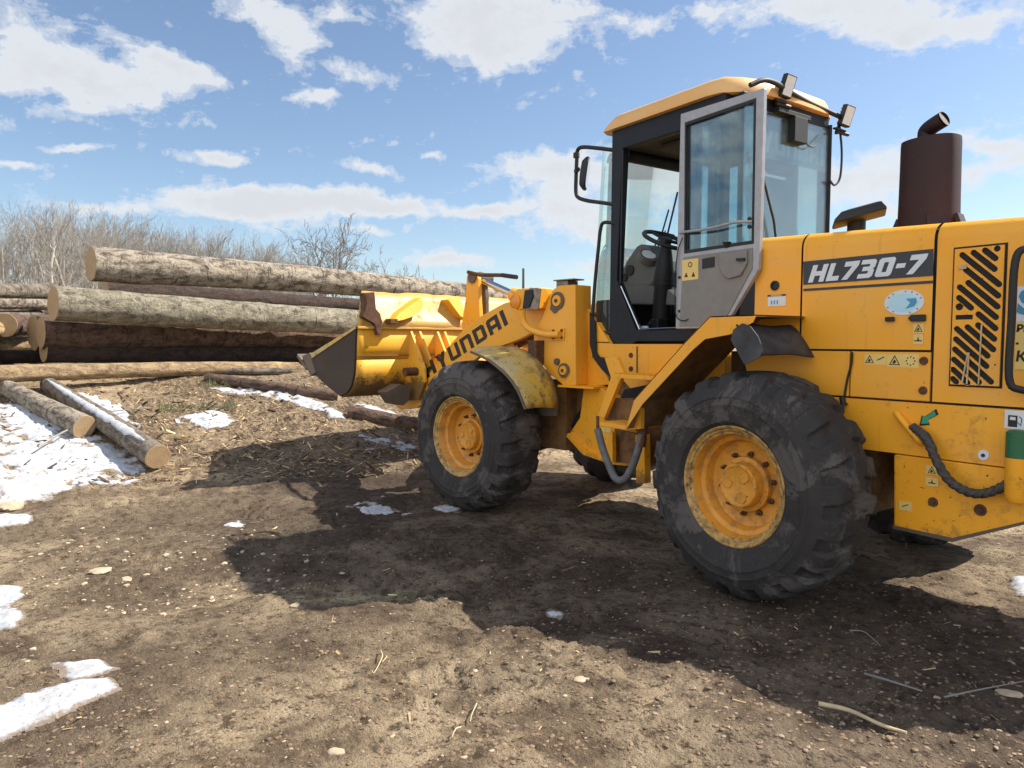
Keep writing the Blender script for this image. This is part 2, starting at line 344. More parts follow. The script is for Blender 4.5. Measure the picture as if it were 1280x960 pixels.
class MB:
    def __init__(s, front=False): s.v = []; s.f = []; s.front = front; s.mi = []
    def add(s, vs, fs, mi=0):
        n = len(s.v); s.v += [toW(v) if s.front else tuple(v) for v in vs]; s.f += [tuple(i+n for i in f) for f in fs]; s.mi += [mi]*len(fs); return s
    def box(s, a, b):
        x0, y0, z0 = a; x1, y1, z1 = b
        return s.add([(x0, y0, z0), (x1, y0, z0), (x1, y1, z0), (x0, y1, z0), (x0, y0, z1), (x1, y0, z1), (x1, y1, z1), (x0, y1, z1)],
                     [(0, 3, 2, 1), (4, 5, 6, 7), (0, 1, 5, 4), (1, 2, 6, 5), (2, 3, 7, 6), (3, 0, 4, 7)])
    def obox(s, c, ax, ay, az, hx, hy, hz):
        c = Vector(c); ax = Vector(ax).normalized()*hx; ay = Vector(ay).normalized()*hy; az = Vector(az).normalized()*hz
        vs = [c+i*ax+j*ay+k*az for k in (-1, 1) for (i, j) in ((-1, -1), (1, -1), (1, 1), (-1, 1))]
        return s.add(vs, [(0, 3, 2, 1), (4, 5, 6, 7), (0, 1, 5, 4), (1, 2, 6, 5), (2, 3, 7, 6), (3, 0, 4, 7)])
    def tube(s, pts, r, n=10, caps=True, flat=1.0):
        P = [Vector(p) for p in pts]; rs = r if isinstance(r, (list, tuple)) else [r]*len(P)
        vs = []; up = None
        for i, p in enumerate(P):
            t = ((P[min(i+1, len(P)-1)]-P[max(i-1, 0)])).normalized()
            if up is None:
                up = Vector((0, 0, 1)) if abs(t.z) < .9 else Vector((1, 0, 0))
            a = t.cross(up).normalized(); up = a.cross(t).normalized()
            for k in range(n):
                th = 2*pi*k/n; vs.append(p+(a*cos(th)+up*sin(th)*flat)*rs[i])
        fs = []
        for i in range(len(P)-1):
            for k in range(n): fs.append((i*n+k, i*n+(k+1) % n, (i+1)*n+(k+1) % n, (i+1)*n+k))
        if caps: fs.append(tuple(range(n-1, -1, -1))); fs.append(tuple((len(P)-1)*n+k for k in range(n)))
        return s.add(vs, fs)
    def loft(s, rows, closed=False, caps=False):
        n = len(rows[0]); vs = [p for r in rows for p in r]; fs = []
        for i in range(len(rows)-1):
            for k in range(n if closed else n-1): fs.append((i*n+k, i*n+(k+1) % n, (i+1)*n+(k+1) % n, (i+1)*n+k))
        if caps: fs.append(tuple(range(n-1, -1, -1))); fs.append(tuple((len(rows)-1)*n+k for k in range(n)))
        return s.add(vs, fs)
    def lathe(s, prof, cx, cy, cz, n=48, closed=False):
        """axis along Y, prof = [(y, r)]"""
        rows = [[(cx+r*cos(2*pi*k/n), cy+y, cz+r*sin(2*pi*k/n)) for k in range(n)] for y, r in prof]
        return s.loft(rows, True)
    def disc(s, cx, y, cz, r, n=24):
        return s.add([(cx+r*cos(2*pi*k/n), y, cz+r*sin(2*pi*k/n)) for k in range(n)], [tuple(range(n))])
    def build(s, name, m, parent=None, smooth=None, bev=0, recalc=True):
        me = bpy.data.meshes.new(name); me.from_pydata([tuple(v) for v in s.v], [], s.f); me.update()
        if any(s.mi): me.polygons.foreach_set('material_index', s.mi)
        if recalc:
            b = bmesh.new(); b.from_mesh(me); bmesh.ops.recalc_face_normals(b, faces=b.faces); b.to_mesh(me); b.free()
        return link(name, me, m, parent, smooth, bev)
def fill2d(loops, h):
    """filled 2-D outlines (with holes) as verts/faces, extruded by +-h"""
    cu = bpy.data.curves.new('c', 'CURVE'); cu.dimensions = '2D'; cu.fill_mode = 'BOTH'; cu.extrude = h
    for lp in loops:
        sp = cu.splines.new('POLY'); sp.points.add(len(lp)-1)
        for i, p in enumerate(lp): sp.points[i].co = (p[0], p[1], 0, 1)
        sp.use_cyclic_u = True
    ob = bpy.data.objects.new('c', cu); C.objects.link(ob)
    dg = bpy.context.evaluated_depsgraph_get(); dg.update()
    me = bpy.data.meshes.new_from_object(ob.evaluated_get(dg))
    vs = [tuple(v.co) for v in me.vertices]; fs = [tuple(p.vertices) for p in me.polygons]
    bpy.data.objects.remove(ob); bpy.data.curves.remove(cu); bpy.data.meshes.remove(me)
    return vs, fs
def weld(o, d=1e-4):
    b = bmesh.new(); b.from_mesh(o.data); bmesh.ops.remove_doubles(b, verts=b.verts, dist=d); bmesh.ops.recalc_face_normals(b, faces=b.faces); b.to_mesh(o.data); b.free()
def plate(name, loops, y0, y1, m, parent, front=False, bev=.006, mirror=False):
    """plate lying in the side plane (x, z) between depths y0 and y1"""
    if not isinstance(loops[0][0], (tuple, list)): loops = [loops]
    vs, fs = fill2d(loops, abs(y1-y0)/2); ym = (y0+y1)/2
    mb = MB(front); mb.add([(v[0], ym-v[2], v[1]) for v in vs], fs)
    if mirror: mb.add([(v[0], 2*YC-ym-v[2], v[1]) for v in vs], fs)
    o = mb.build(name, m, parent); weld(o)
    if bev:
        b = o.modifiers.new('bevel', 'BEVEL'); b.width = bev; b.segments = 2; b.limit_method = 'ANGLE'; b.angle_limit = radians(35)
    return o
def plateX(name, loops, x0, x1, m, parent, front=False, bev=.006):
    """plate across the machine (y, z)"""
    if not isinstance(loops[0][0], (tuple, list)): loops = [loops]
    vs, fs = fill2d(loops, abs(x1-x0)/2); xm = (x0+x1)/2
    mb = MB(front); mb.add([(xm+v[2], v[0], v[1]) for v in vs], fs)
    o = mb.build(name, m, parent); weld(o)
    if bev:
        b = o.modifiers.new('bevel', 'BEVEL'); b.width = bev; b.segments = 2; b.limit_method = 'ANGLE'; b.angle_limit = radians(35)
    return o
def rect(x0, z0, x1, z1): return [(x0, z0), (x1, z0), (x1, z1), (x0, z1)]
def circ(x, z, r, n=20, ex=1): return [(x+r*ex*cos(2*pi*k/n), z+r*sin(2*pi*k/n)) for k in range(n)]
def capsule(a, b, r, n=7):
    a = Vector(a); b = Vector(b); t = (b-a).normalized(); th = atan2(t.y, t.x); o = []
    for k in range(n): q = th-pi/2+pi*k/(n-1); o.append((b.x+r*cos(q), b.y+r*sin(q)))
    for k in range(n): q = th+pi/2+pi*k/(n-1); o.append((a.x+r*cos(q), a.y+r*sin(q)))
    return o
def smooth_path(pts, n=6):
    P = [Vector(p) for p in pts]; P = [P[0]*2-P[1]]+P+[P[-1]*2-P[-2]]; out = []
    for i in range(1, len(P)-2):
        for k in range(n):
            t = k/n; a, b, c, d = P[i-1:i+3]
            out.append(.5*((2*b)+(c-a)*t+(2*a-5*b+4*c-d)*t*t+(3*b-a-3*c+d)*t**3))
    out.append(P[-2]); return out
# lettering: block glyph outlines on a unit-high box
G = {
 'H': (.86, [[(0, 0), (.27, 0), (.27, .37), (.59, .37), (.59, 0), (.86, 0), (.86, 1), (.59, 1), (.59, .63), (.27, .63), (.27, 1), (0, 1)]]),
 'L': (.66, [[(0, 0), (.66, 0), (.66, .26), (.27, .26), (.27, 1), (0, 1)]]),
 '7': (.74, [[(.06, 0), (.37, 0), (.74, .74), (.74, 1), (0, 1), (0, .73), (.42, .73)]]),
 '3': (.74, [[(0, 0), (.62, 0), (.74, .1), (.74, .42), (.66, .5), (.74, .58), (.74, .9), (.62, 1), (0, 1), (0, .76), (.46, .76), (.46, .62), (.14, .62), (.14, .39), (.46, .39), (.46, .24), (0, .24)]]),
 '0': (.78, [[(.1, 0), (.68, 0), (.78, .1), (.78, .9), (.68, 1), (.1, 1), (0, .9), (0, .1)], [(.28, .24), (.28, .76), (.50, .76), (.50, .24)]]),
 '-': (.42, [[(0, .38), (.42, .38), (.42, .62), (0, .62)]]),
 'Y': (.84, [[(.29, 0), (.55, 0), (.55, .40), (.84, 1), (.57, 1), (.42, .62), (.27, 1), (0, 1), (.29, .40)]]),
 'U': (.8, [[(.12, 0), (.8, 0), (.8, 1), (.57, 1), (.57, .22), (.23, .22), (.23, 1), (0, 1), (0, .12)]]),
 'N': (.8, [[(0, 0), (.23, 0), (.23, .78), (.57, .78), (.57, 0), (.8, 0), (.8, .88), (.68, 1), (0, 1)]]),
 'D': (.8, [[(0, 0), (.68, 0), (.8, .12), (.8, .88), (.68, 1), (0, 1)], [(.23, .22), (.23, .78), (.57, .78), (.57, .22)]]),
 'A': (.8, [[(0, 0), (.23, 0), (.23, .28), (.57, .28), (.57, 0), (.8, 0), (.8, 1), (.12, 1), (0, .88)], [(.23, .50), (.23, .78), (.57, .78), (.57, .50)]]),
 'I': (.24, [[(0, 0), (.24, 0), (.24, 1), (0, 1)]])}
def lettering(name, text, p0, p1, h, m, parent, y, front=False, shear=.25, gap=.16, depth=.003, th=None):
    """text laid in the side plane from p0 to p1 (x, z); letters of height h; proud of depth y"""
    wsum = sum(G[c][0] for c in text)+gap*(len(text)-1)
    a = Vector(p0); b = Vector(p1); L = (b-a).length; e = (b-a)/L; n = Vector((-e.y, e.x)); k = L/(wsum+shear)
    loops = []; x = 0
    for c in text:
        w, gl = G[c]
        for lp in gl: loops.append([tuple(a+e*((x+u+shear*v)*k)+n*(v*h)) for u, v in lp])
        x += w+gap
    return plate(name, loops, y, y-depth, m, parent, front, 0)
def words(name, text, size, m, parent, fn, shear=0, bold=0, align='CENTER'):
    """small print with the built-in font; fn maps (u, v, w) to 3-D"""
    cu = bpy.data.curves.new('t', 'FONT'); cu.body = text; cu.size = size; cu.shear = shear; cu.offset = bold; cu.align_x = align; cu.align_y = 'CENTER'; cu.extrude = .0006; cu.resolution_u = 3
    ob = bpy.data.objects.new('t', cu); C.objects.link(ob); dg = bpy.context.evaluated_depsgraph_get(); dg.update()
    me = bpy.data.meshes.new_from_object(ob.evaluated_get(dg)); vs = [fn(*v.co) for v in me.vertices]; fs = [tuple(p.vertices) for p in me.polygons]
    bpy.data.objects.remove(ob); bpy.data.curves.remove(cu)
    mb = MB(); mb.add(vs, fs); return mb.build(name, m, parent, recalc=False)

# ================================================================== THE WHEEL LOADER
L = thing('wheel_loader', 'muddy yellow articulated wheel loader with open cab door, parked before the log pile', 'wheel loader', (-1.45, YC, 0))
YH, YCAB, YD = .50, .58, .47
def part(name, label=None, parent=L, loc=(-1.45, YC, 1)):
    return thing(name, label, None, loc, None, parent)
def grp(name, parent, loc, label=None):
    return thing(name, label, None, loc, None, parent)

# ---- wheels
def wheel(cx, cz, left, front, hub_big, seed):
    yo = 0 if left else 2*YC; sg = 1 if left else -1
    w = grp('wheel', L, toW((cx, yo+sg*.2, 0)) if front else (cx, yo+sg*.2, 0))
    R = .660; N = 640
    prof = [(.035, .338), (.0, .356), (-.014, .372), (-.021, .376), (-.022, .388), (-.030, .41), (-.034, .44), (-.0375, .47), (-.041, .474), (-.041, .482), (-.037, .486), (-.035, .515), (-.039, .518), (-.039, .524), (-.033, .53), (-.024, .555), (-.012, .58), (-.003, .60), (.008, .618), (.022, .636), (.038, .650)]
    prof += [(.055+.03*k, .660+.006*sin(pi*(k+.3)/11)) for k in range(12)]
    full = prof[:]
    W = .42
    mir = [(W-y, r) for (y, r) in prof[:21]][::-1]
    full = prof[:21]+[(.038+(W-.076)*k/14, .650+.016*sin(pi*k/14)**.5) for k in range(1, 14)]+mir
    full = [(y, r*R/.668) for y, r in full]
    th = np.linspace(0, 2*pi, N, endpoint=False); rows = []
    rs = np.random.RandomState(seed)
    for (y, r) in full:
        yc = y-W/2; side = 1 if yc > 0 else 0
        wrap = min(1, max(0, (r-.575)/.03))
        ph = (th*20/(2*pi)+.5*side+abs(yc)*1.1+.02*np.sin(th*7)) % 1
        groove = np.clip((np.abs(ph-.5)-.27)/.035, 0, 1)            # 1 in the void between two bars
        mid = min(1, max(0, (abs(yc)-.035)/.03))
        wob = .004*vnoise(th*18+seed, np.full(N, y*16))+.006*vnoise(th*5+seed*3, np.full(N, y*5))
        nick = -.012*np.clip(vnoise(th*30+seed*5, np.full(N, y*22))-.22, 0, 1)*wrap
        zig = np.clip((np.abs(((th*10/(2*pi)) % 1)-.5)-.32)/.05, 0, 1)*(1-mid)
        dr = -.027*groove*wrap*mid-.01*zig*wrap+(wob+nick)*(1 if r > .4 else .2)
        rr = r+dr; yy = y+(.012*groove*wrap*(1 if y < W/2 else -1) if r < .645 else 0)
        yv = np.full(N, y)+(.010*groove*wrap if y < W/2 else -.010*groove*wrap)*(r < .648)
        rows.append([(cx+a*cos(t), yo+sg*b, cz+a*sin(t)) for a, b, t in zip(rr, yv, th)])
    mb = MB(front); mb.loft(rows, True); mb.build('tyre', M_['tyre'], w, smooth=40)
    # rim: rusty lock ring, deep dished well and disc
    mb = MB(front)
    mb.lathe([(sg*y, r) for y, r in [(.045, .34), (.012, .35), (.0, .349), (-.004, .342), (.0, .334), (.010, .328), (.012, .318), (.022, .312), (.026, .300)]], cx, yo, cz, 72)
    mb.build('lock_ring', M_['rim_edge'], w, smooth=35)
    mb = MB(front)
    dp = .155 if hub_big else .18
    mb.lathe([(sg*y, r) for y, r in [(.026, .302), (.05, .295), (.085, .287), (.095, .262), (dp-.01, .245), (dp, .225), (dp+.004, .16), (dp, .12)]], cx, yo, cz, 72)
    rim = mb.build('rim', M_['rim'], w, smooth=35)
    mb = MB(front)
    hr = .128 if hub_big else .122; hy = .055 if hub_big else .10
    mb.lathe([(sg*y, r) for y, r in [(dp+.01, hr+.035), (dp-.03, hr+.03), (dp-.034, hr+.004), (hy+.012, hr), (hy+.003, hr-.004), (hy, hr-.014), (hy+.004, hr-.02), (hy+.004, .001)]], cx, yo, cz, 40)
    for k in range(3):
        a = k*2.09+.9; x, z = cx+.07*cos(a), cz+.07*sin(a)
        mb.lathe([(sg*(hy+.006), .034), (sg*(hy-.003), .034), (sg*(hy-.003), .027), (sg*(hy+.001), .026), (sg*(hy+.001), .001)], x, yo, z, 16)
    for k in range(12):
        a = k*pi/6; mb.lathe([(sg*(hy+.004), .007), (sg*(hy-.004), .007), (sg*(hy-.004), .0005)], cx+(hr-.012)*cos(a), yo, cz+(hr-.012)*sin(a), 6)
    mb.build('hub_cap', M_['rim'], w, smooth=35)
    for k in range(10):
        a = k*2*pi/10+.2; x, z = cx+.178*cos(a), cz+.178*sin(a); mb = MB(front)
        mb.lathe([(sg*(dp+.005), .016), (sg*(dp-.016), .016), (sg*(dp-.018), .009), (sg*(dp-.036), .009), (sg*(dp-.036), .0005)], x, yo, z, 6)
        if left: mb.build('wheel_nut', M_['rust'], w)
    return w
AXZ = .655
wheel(0, AXZ, True, False, True, 1); wheel(0, AXZ, False, False, True, 2)
wheel(-2.9, AXZ, True, True, False, 3); wheel(-2.9, AXZ, False, True, False, 4)

# ---- engine hood: three covers with real gaps, over a dark engine block
def hx(px, py): return S(px, py, YH)[0]
def hz(px, py): return S(px, py, YH)[1]
def ztop(x): return 2.125-.045*(x+.1)
def hood_rows(xs, zb, y0=YH, r=.09):
    rows = []
    for x, b in zip(xs, zb):
        zt = ztop(x); h = [(y0, b), (y0, zt-r)]
        for k in range(1, 7):
            a = k/6*pi/2; h.append((y0+r-r*cos(a), zt-r+r*sin(a)))
        h.append((y0+.3, zt+.006)); full = h+[(2*YC-y, z) for y, z in reversed(h)]
        rows.append([(x, y, z) for y, z in full])
    return rows
j1, j2, RE = hx(1002, 360), hx(1167, 390), 1.86
zmid = hz(1080, 438); zfr = hz(1100, 499)
hood = part('engine_hood', None)
mb = MB(); xf = hx(950, 310)
mb.loft(hood_rows([xf-.03, xf, j1-.006], [hz(936, 396)-.25, hz(936, 396)-.25, zmid]), caps=False); mb.f.pop() if False else None
cow = mb.build('front_cover', M_['yellow_clean'], hood, smooth=30)
mb = MB(); mb.loft(hood_rows([j1+.006, (j1+j2)/2, j2-.008], [zmid+.006]*3)); mb.build('side_door', M_['yellow_clean'], hood, smooth=30)
mb = MB(); rr = hood_rows([j2+.008, j2+.02, 1.3, RE-.1, RE], [zfr+.006]*5); mb.loft(rr)
mb.add(rr[-1], [tuple(range(len(rr[-1])))]); mb.build('rear_cover', M_['yellow_clean'], hood, smooth=30)
mb = MB(); mb.loft([[(x, y, z-.012) for x, y, z in r] for r in hood_rows([xf+.02, RE-.02], [1.0, 1.0], YH+.012)], caps=True); mb.build('engine_bay', M_['dark_interior'], L)
# lower side panels
lp = part('lower_side_panel', None)
jx = hx(1062, 470)
plate('panel', poly([(925, 447), (1000, 440.5)], YH)[0:0]+[(hx(925, 450), zmid-.006), (jx-.004, zmid-.006), (jx-.004, zfr+.004), (hx(940, 490), zfr+.004)], YH, YH+.05, M_['yellow_clean'], lp)
plate('panel', [(jx+.004, zmid-.006), (j2-.006, zmid-.006), (j2-.006, zfr+.004), (jx+.004, zfr+.004)], YH-.002, YH+.05, M_['yellow_clean'], lp)
# hood decals and fittings
bd = [S(1004, 327, YH-.004), S(1166.5, 311, YH-.004), S(1166.5, 344.5, YH-.004), S(1004, 356, YH-.004)]
badge = plate('model_badge', bd, YH-.001, YH-.004, M_['decal_dark'], hood, bev=0)
lettering('lettering', 'HL730-7', S(1010, 353.5, YH-.006), S(1160, 341, YH-.006), .098, M_['decal_white'], badge, YH-.0045, shear=.30, gap=.13)
plate('stripe', [S(1004, 361, YH-.004), S(1166.5, 350.5, YH-.004), S(1166.5, 354, YH-.004), S(1004, 364, YH-.004)], YH-.001, YH-.003, M_['decal_dark'], badge, bev=0)
ox, oz = S(1130, 378, YH)
st = plate('oval_sticker', circ(ox, oz, .066, 40, 1.55), YH-.001, YH-.003, M_['decal_white'], hood, bev=0)
plate('pale_field', circ(ox, oz, .047, 32, 1.62), YH-.003, YH-.0045, M_['decal_pale'], st, bev=0)
plate('blue_field', [(ox+.012, oz+.018), (ox+.062, oz+.02), (ox+.068, oz), (ox+.055, oz-.022), (ox+.01, oz-.034), (ox+.035, oz-.004)], YH-.0045, YH-.006, M_['decal_blue'], st, bev=0)
for (a0, a1, n) in ((150, 20, 13), (205, 335, 10)):
    for k in range(n):   # a ring of tiny unreadable marks, as the worn lettering reads
        if k in (4, 9): continue
        a = radians(a0+(a1-a0)*k/(n-1)); cx_, cz_ = ox+.057*1.58*cos(a), oz+.057*sin(a)
        if k % 2 == 0: plate('worn_mark', rect(cx_-.004, cz_-.0035, cx_+.004, cz_+.0035), YH-.003, YH-.0042, M_['decal_blue'], st, bev=0)
plate('latch', rect(*S(1108, 402, YH), *S(1119, 396, YH)), YH, YH-.02, M_['black'], hood, bev=.004)
x0, z0 = S(1136, 402, YH); x1, z1 = S(1158, 393, YH)
plate('handle', [(x0, (z0+z1)/2), (x0+.015, z1), (x1, z1), (x1, z0), (x0+.015, z0)], YH, YH-.016, M_['black'], hood, bev=.004)
def warn(px0, py0, px1, py1, kind, y=YH, parent=hood, name='warning_sticker'):
    a = S(px0, py0, y); b = S(px1, py1, y); x0, x1 = sorted((a[0], b[0])); z0, z1 = sorted((a[1], b[1]))
    s = plate(name, rect(x0, z0, x1, z1), y-.001, y-.003, M_['decal_yellow'], parent, bev=0)
    w, h = x1-x0, z1-z0; cx, cz = (x0+x1)/2, (z0+z1)/2; m = min(w, h)
    if kind == 't':
        plate('symbol', [[(cx-.42*m, cz-.34*m), (cx+.42*m, cz-.34*m), (cx, cz+.42*m)], [(cx-.32*m, cz-.28*m), (cx, cz+.30*m), (cx+.32*m, cz-.28*m)]], y-.003, y-.0045, M_['decal_black'], s, bev=0)
        plate('symbol', [(cx-.18*m, cz-.2*m), (cx+.02*m, cz-.24*m), (cx+.12*m, cz-.06*m), (cx-.02*m, cz+.08*m)], y-.003, y-.0047, M_['decal_black'], s, bev=0)
    elif kind == 'g':
        for k in range(8):
            a = k*pi/4; plate('symbol', circ(cx+.3*m*cos(a), cz+.3*m*sin(a), .055*m, 8), y-.003, y-.0045, M_['decal_black'], s, bev=0)
    elif kind == 'b':
        plate('symbol', [(cx-.38*m, cz-.2*m), (cx+.38*m, cz-.2*m), (cx+.38*m, cz-.1*m), (cx+.1*m, cz-.08*m), (cx, cz+.3*m), (cx-.08*m, cz-.08*m), (cx-.38*m, cz-.1*m)], y-.003, y-.0045, M_['decal_black'], s, bev=0)
    elif kind == 'v':
        plate('symbol', [(cx-.3*m, cz-.12*m), (cx+.34*m, cz+.2*m), (cx+.3*m, cz+.28*m), (cx-.34*m, cz-.04*m)], y-.003, y-.0045, M_['decal_black'], s, bev=0)
    return s
warn(1142, 404.5, 1155, 416.5, 't'); warn(1142, 418, 1154, 430.5, 'b')
warn(1081, 442.5, 1094, 456, 't'); warn(1094.5, 442.5, 1108, 456, 'v'); warn(1109, 442.5, 1128.5, 459, 't'); warn(1129, 442.5, 1148.5, 460, 'g')
for (px, py) in ((1155, 451), (1154, 488)):
    mb = MB(); x, z = S(px, py, YH); mb.lathe([(0, .022), (-.008, .02), (-.010, .012), (-.004, .010), (-.004, .0005)], x, YH-.002, z, 14); mb.build('panel_bolt', M_['rust'], lp, smooth=30)
mb = MB(); x, z = S(969, 357, YH); mb.lathe([(0, .03), (-.006, .03), (-.008, .02), (.0, .018), (.0, .0005)], x, YH-.002, z, 20); mb.build('rubber_plug', M_['black'], hood, smooth=30)
s_ = plate('notice_sticker', rect(*S(960, 383, YH), *S(982.5, 368, YH)), YH-.001, YH-.003, M_['decal_white'], hood, bev=0)
a = S(960, 371, YH); b = S(982.5, 367.5, YH); plate('notice_bar', rect(a[0], a[1], b[0], b[1]), YH-.001, YH-.0045, M_['decal_black'], s_, bev=0)
words('notice_text', 'WARNING', .016, M_['decal_yellow'], s_, lambda u, v, w: ((a[0]+b[0])/2+u, YH-.0055-w, (a[1]+b[1])/2+v), bold=.0004)
mb = MB(); x, z = S(966, 378, YH)
for k in range(3): mb.box((x-.01+.02*k, YH-.0045, z-.012), (x-.002+.02*k, YH-.003, z+.012))
mb.build('notice_symbol', M_['decal_blue'], s_)

# grille: a pierced plate standing proud of the cover with dark screen behind
ga, gb = S(1194, 312, YH), S(1251, 484, YH); gx0, gz1 = ga; gx1, gz0 = gb; gz1 += .004; GYo = YH-.012
gw, gh = gx1-gx0, gz1-gz0
gl = [rect(gx0, gz0, gx1, gz1)]
def gp(u, v): return (gx0+u*gw, gz1-v*gh)   # u, v: fractions of the grille, v down
slots = []
PX = lambda x, y: ((x-118)/(398-118), (y-165)/(890-165))
raw = [(v, xa, xb) for v, xa, xb in ((233,290,347),(289,228,345),(346,165,372),(405,190,370),(462,205,368),(520,158,362),(577,156,226),
       (577,268,362),(634,268,358),(690,210,355),(746,150,326),(803,147,322),(860,143,350),(917,140,285),(973,137,222),(1022,138,158))]
raw = [((a, v-.8*(345-a)), (b, v-.8*(345-b))) for v, a, b in raw]
for a_, b_ in raw:
    slots.append(capsule(gp(*PX(*a_)), gp(*PX(*b_)), .0142))
slots.append(circ(*gp(*PX(355, 186)), .015, 14)); slots.append(circ(*gp(*PX(160, 474)), .018, 14))
def overl(a, b, d):
    return False
inset = [[(gx0+.004, gz0+.004), (gx1-.004, gz0+.004), (gx1-.004, gz1-.004), (gx0+.004, gz1-.004)]]
plate('grille_screen', rect(gx0-.006, gz0-.006, gx1+.006, gz1+.006), YH+.004, YH-.0025, M_['dark_interior'], hood, bev=0)
grille = plate('grille', inset+slots+[rect(*gp(*PX(140, 542)), *gp(*PX(238, 517)))], YH-.0045, GYo, M_['yellow_clean'], hood, bev=.0015)
mb = MB(); a = gp(*PX(205, 880)); b = gp(*PX(222, 715)); 
mb.tube([(a[0]-.01, GYo-.004, a[1]), (b[0], GYo-.006, b[1])], .004, 5); mb.build('caught_straw', M_['straw'], grille); mb = MB(); mb.tube([(a[0]+.012, GYo-.003, a[1]), (b[0]+.004, GYo-.006, b[1])], .004, 5)
a = gp(*PX(285, 880)); b = gp(*PX(290, 570)); mb.tube([(a[0], GYo-.004, a[1]), (b[0], GYo-.004, b[1])], .0035, 5); mb.build('caught_straw', M_['straw'], grille); mb = MB()
a = gp(*PX(150, 255)); mb.box((a[0], GYo-.006, a[1]-.02), (a[0]+.035, GYo, a[1])); mb.build('caught_straw', M_['straw'], grille)

# exhaust stack and air intake
ex = part('exhaust_stack', None)
mb = MB(); cx, cy = .475, 1.17; rows = []
for z, k in ((2.06, 1.02), (2.14, 1.02), (2.3, 1.0), (2.5, .985), (2.64, .98), (2.668, .965), (2.672, .90)):
    rows.append([(cx+  .160*k*np.sign(cos(t))*abs(cos(t))**.8, cy+.130*k*np.sign(sin(t))*abs(sin(t))**.8, z) for t in np.linspace(0, 2*pi, 40, endpoint=False)])
mb.loft(rows, True, True)
for (a, s) in ((3.5, 1), (.1, 1), (2.2, 1), (5.3, 1)):
    x, y = cx+.19*cos(a), cy+.15*sin(a); mb.obox((x, y, 2.13), (cos(a), sin(a), .35), (-sin(a), cos(a), 0), (-.35*cos(a), -.35*sin(a), 1), .012, .05, .09)
mb.build('muffler', M_['exhaust'], ex, smooth=35)
mb = MB(); mb.tube(smooth_path([(cx-.03, cy, 2.64), (cx-.03, cy, 2.705), (cx-.024, cy-.0, 2.73), (cx+.02, cy-.02, 2.746), (cx+.085, cy-.035, 2.766)], 4), .046, 18, False)
mb.tube([(cx+.085, cy-.035, 2.766), (cx+.084, cy-.035, 2.7655), (cx+.03, cy-.022, 2.749)], [.046, .038, .034], 18, True)
mb.build('tailpipe', M_['exhaust'], ex, smooth=40)
ai = part('air_intake', None)
mb = MB(); mb.tube([(.03, 1.17, 2.05), (.03, 1.17, 2.27)], .055, 24); mb.build('intake_pipe', M_['black'], ai, smooth=40)
c0 = Vector((.06, 1.14, 2.29)); e1_ = Vector((.80, .52, .22)).normalized(); e2_ = Vector((-.5, .85, -.05)); e2_ = (e2_-e1_*e2_.dot(e1_)).normalized(); e3_ = e1_.cross(e2_)
if e3_.z < 0: e3_ = -e3_
def cap_row(u0, u1, v, h): return [c0+e1_*a+e2_*b+e3_*h for a, b in ((u0, -v), (u1, -v), (u1+.01, v), (u0-.01, v))]
mb = MB(); mb.loft([cap_row(-.13, .13, .09, -.035), cap_row(-.15, .15, .11, -.03), cap_row(-.15, .15, .11, -.012), cap_row(-.10, .135, .085, .03), cap_row(-.05, .12, .05, .04)], True, True); mb.build('intake_cap', M_['black'], ai, bev=.006)
mb = MB(); mb.tube([(.36, 1.02, 2.10), (.36, 1.02, 2.125)], .02, 8); mb.build('hood_clip', M_['rust'], hood)

# ---- rear frame, tank plate, tow hook and hoses
rf = part('rear_frame', None)
zb = S(1180, 574, YH)[1]
for ya_, yb_ in ((YH-.004, YH+.10), (2*YC-YH-.10, 2*YC-YH+.004)): plate('frame_rail', [(hx(985, 494)-.35, zfr-.006), (1.84, zfr-.006), (1.84, zb), (hx(1083, 563), zb), (hx(1083, 563)-.3, zb)], ya_, yb_, M_['yellow'], rf)
tk = [S(1118, 571, YH), S(1118, 660, YH), S(1192, 677, YH), S(1283, 655, YH), (2.0, .80), (2.0, zb+.002), (hx(1118, 571), zb-.008)]
tk[0] = (hx(1118, 571), zb-.006)
tk = [tk[0], tk[1], tk[2], tk[3], (1.84, .80), (1.84, zb-.006)]
tank = plate('fuel_tank', tk, YH-.012, YH+.34, M_['yellow'], rf, bev=.012)
mb = MB(); mb.box((.75, YH+.35, .72), (1.2, 2*YC-YH-.1, 1.3)); mb.build('belly', M_['dirty_steel'], rf)
mb = MB(); mb.box((1.5, YH-.02, .93), (1.88, 2*YC-YH+.02, 1.17)); mb.box((1.78, YH+.02, 1.17), (1.90, 2*YC-YH-.02, 1.95)); mb.build('counterweight', M_['yellow'], L, bev=.03)
plate('skid_edge', [S(1118, 660, YH), S(1192, 677, YH), S(1283, 655, YH), S(1283, 651, YH), S(1192, 672, YH), S(1118, 656, YH)], YH-.013, YH-.018, M_['dirty_steel'], tank, bev=0)
warn(1157.5, 581, 1173, 594.5, 't', YH-.012, tank); warn(1157.5, 595.5, 1173, 609, 'b', YH-.012, tank); warn(1124, 625.5, 1140, 640, 'v', YH-.012, tank)
for (px, py, r) in ((1168, 627, .019), (1227, 637, .023)):
    mb = MB(); x, z = S(px, py, YH); mb.lathe([(0, r+.006), (-.006, r+.004), (-.007, r), (-.003, r*.6), (-.010, r*.5), (-.010, .0005)], x, YH-.014, z, 12); mb.build('tank_bolt', M_['rust'], tank, smooth=30)
mb = MB(); x, z = S(1230, 569, YH); mb.lathe([(0, .026), (-.004, .024), (-.004, .0005)], x, YH-.005, z, 20); o = mb.build('grease_washer', M_['decal_white'], rf)
mb = MB(); mb.lathe([(0, .009), (-.002, .009), (-.002, .0005)], x, YH-.010, z, 10); mb.build('grease_hole', M_['black'], o)
h0 = S(1139, 535, YH)
